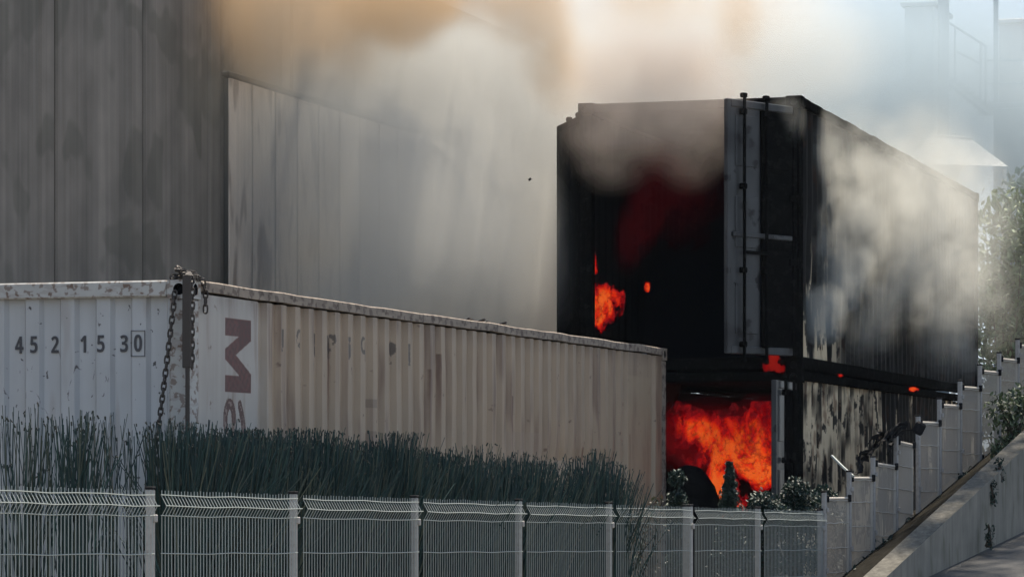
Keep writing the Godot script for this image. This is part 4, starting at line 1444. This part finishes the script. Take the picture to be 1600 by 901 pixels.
# ---------------------------------------------------------------- smoke
func smoke_clouds() -> void:
	var n := noise(101, 0.48, 5)
	n.domain_warp_enabled = true
	n.domain_warp_amplitude = 1.4
	n.domain_warp_frequency = 0.25
	# white smoke in the gap between wall and stack, and drifting up over everything
	var w := [
		[at(690, 420, 36), Vector3(1.7, 2.5, 7.5), 1.0], [at(790, 340, 41), Vector3(2.0, 3.4, 9.0), 1.2], [at(560, 390, 34.0), Vector3(1.6, 2.4, 5.0), 1.0],
		[at(830, 470, 38), Vector3(1.2, 1.8, 6.0), 0.7], [at(690, 120, 38), Vector3(2.2, 1.7, 8.0), 0.4], [at(850, 150, 41), Vector3(2.0, 1.7, 8.0), 0.7],
		[at(1000, 90, 43), Vector3(2.8, 1.4, 8.0), 0.7], [at(1150, 90, 45), Vector3(2.6, 1.4, 8.0), 0.7],
		[at(480, 140, 33.5), Vector3(1.5, 1.8, 4.5), 0.4], [at(1590, 420, 44), Vector3(1.3, 2.4, 2.5), 0.15],
		[at(620, 300, 35.5), Vector3(1.6, 2.2, 5.5), 0.8], [at(450, 260, 32.4), Vector3(1.1, 1.8, 2.6), 0.45], [at(520, 470, 33.2), Vector3(1.2, 1.3, 3.5), 0.6]]
	var f := puff_field(Vector3(-7, 1.5, -62), Vector3(11, 10, -27), 0.33, w, n, 0.0, 1.2, 1.0)
	smoke("white_smoke", "white smoke billowing between the concrete building and the burning stack", f, [0.04, 0.10, 0.17, 0.25, 0.34, 0.45, 0.58, 0.75], 0.06, Color(0.99, 0.985, 0.96))
	# cooler smoke drifting before the far buildings
	n.seed = 103
	f = puff_field(Vector3(0, 1.5, -68), Vector3(16, 12, -42), 0.4, [[at(1400, 130, 53), Vector3(3.2, 2.6, 8.0), 0.7], [at(1330, 210, 53), Vector3(2.8, 2.2, 8.0), 0.7], [at(1560, 200, 55), Vector3(3.6, 3.4, 7.0), 0.6], [at(1280, 110, 48), Vector3(2.8, 1.6, 8.0), 0.5]], n, 0.0, 1.0, 1.0)
	smoke("grey_smoke", "cool grey smoke drifting before the far steel stair and buildings", f, [0.04, 0.10, 0.17, 0.25, 0.34, 0.45, 0.58, 0.75], 0.05, Color(0.82, 0.89, 0.93))
	# brown smoke above
	n.seed = 105
	n.frequency = 0.8
	var b := [
		[at(640, 5, 32), Vector3(0.66, 0.66, 1.8), 1.3], [at(500, 20, 32.5), Vector3(1.3, 1.2, 2.4), 0.5], [at(420, 10, 31.8), Vector3(0.9, 1.4, 2.0), 0.3], [at(730, -40, 34), Vector3(1.2, 0.6, 2.0), 0.8],
		[at(580, -20, 33), Vector3(1.5, 0.7, 2.0), 0.5], [at(800, -10, 34), Vector3(0.9, 0.7, 1.6), 0.5], [at(835, 40, 34), Vector3(0.6, 0.9, 1.4), 0.45], [at(875, 105, 34), Vector3(0.5, 0.8, 1.2), 0.42],
		[at(960, 110, 34), Vector3(1.1, 0.6, 1.2), 0.22], [at(1080, 120, 34), Vector3(1.2, 0.5, 1.2), 0.2], [at(1155, 60, 34), Vector3(0.4, 1.0, 1.1), 0.35], [at(1050, -20, 36), Vector3(2.4, 0.8, 1.8), 0.25]]
	f = puff_field(Vector3(-5, 3.2, -38), Vector3(5, 7.6, -29), 0.14, b, n, 0.0, 1.5, 1.0)
	smoke("brown_smoke", "brown smoke rolling along the top of the scene", f, [0.03, 0.08, 0.15, 0.24, 0.35, 0.5, 0.7], 0.14, Color(0.88, 0.75, 0.60))
	# pale puffs along the long side of the upper container
	n.seed = 109
	n.frequency = 1.7
	n.domain_warp_amplitude = 0.9
	n.domain_warp_frequency = 0.6
	var s := []
	var spots := [[1285.0, 490.0, 0.0, 0.34, 0.9], [1310.0, 450.0, 0.5, 0.36, 0.9], [1330.0, 415.0, 0.9, 0.36, 0.6], [1282.0, 370.0, 0.5, 0.36, 0.5], [1310.0, 300.0, 1.0, 0.5, 0.42], [1340.0, 350.0, 1.4, 0.5, 0.42], [1285.0, 230.0, 0.6, 0.42, 0.36], [1375.0, 300.0, 2.4, 0.7, 0.22], [1430.0, 330.0, 3.6, 0.9, 0.22], [1390.0, 420.0, 2.8, 0.7, 0.14], [1460.0, 400.0, 4.8, 0.9, 0.16], [1440.0, 270.0, 5.0, 0.9, 0.2], [1360.0, 500.0, 2.0, 0.5, 0.15], [1490.0, 470.0, 6.0, 1.0, 0.14], [1350.0, 240.0, 2.0, 0.6, 0.2], [1228.0, 190.0, -0.5, 0.3, 0.2], [1500.0, 330.0, 7.5, 1.0, 0.2]]
	for q in spots:
		s.append([at(q[0], q[1], 33.5 + q[2]), Vector3(q[3], q[3] * 1.25, q[3] * 1.2), q[4]])
	f = puff_field(Vector3(2.2, 2.0, -43), Vector3(8.0, 7.6, -31.5), 0.10, s, n, 0.0, 2.0, 1.0)
	smoke("pale_smoke", "pale puffs of smoke clinging to the long side of the stack", f, [0.01, 0.03, 0.06, 0.10, 0.16, 0.24, 0.34, 0.46, 0.62], 0.22, Color(0.98, 0.98, 0.95))
	# smoke spilling out over the doorway
	n.seed = 113
	n.frequency = 1.5
	var d := [[at(960, 150, 32.6), Vector3(0.75, 1.15, 0.6), 0.09], [at(1080, 145, 32.5), Vector3(0.75, 1.15, 0.6), 0.09], [at(1020, 110, 32.6), Vector3(0.9, 0.9, 0.6), 0.09]]
	f = puff_field(Vector3(0.2, 4.3, -34.2), Vector3(3.4, 7.4, -31.0), 0.08, d, n, 0.0, 0.7, 1.0)
	smoke("doorway_smoke", "thin grey smoke curling out over the top of the open doorway", f, [0.002, 0.006, 0.012, 0.02, 0.03, 0.042, 0.056, 0.072, 0.09, 0.115, 0.145], 0.17, Color(0.95, 0.89, 0.85))
	# black smoke that fills the containers
	for q in [["dark_smoke", "black smoke filling the upper container", 1, 2.6], ["dark_smoke", "black smoke filling the lower container behind its flames", 0, 2.35]]:
		var t := stack_tf
		var v := FogVolume.new()
		v.name = numbered(q[0])
		v.shape = RenderingServer.FOG_VOLUME_SHAPE_BOX
		v.size = Vector3(10.2, q[3], 2.28)
		var fm := FogMaterial.new()
		fm.albedo = lin(0.03, 0.035, 0.05)
		fm.density = 0.8
		v.material = fm
		add_child(v)
		v.transform = Transform3D(t.basis, t * Vector3(6.8 if q[2] == 1 else 7.1, STACK_Y[q[2]] + 0.16 + q[3] * 0.5, -1.219))
		tag(v, q[1], "smoke", "", "stuff")
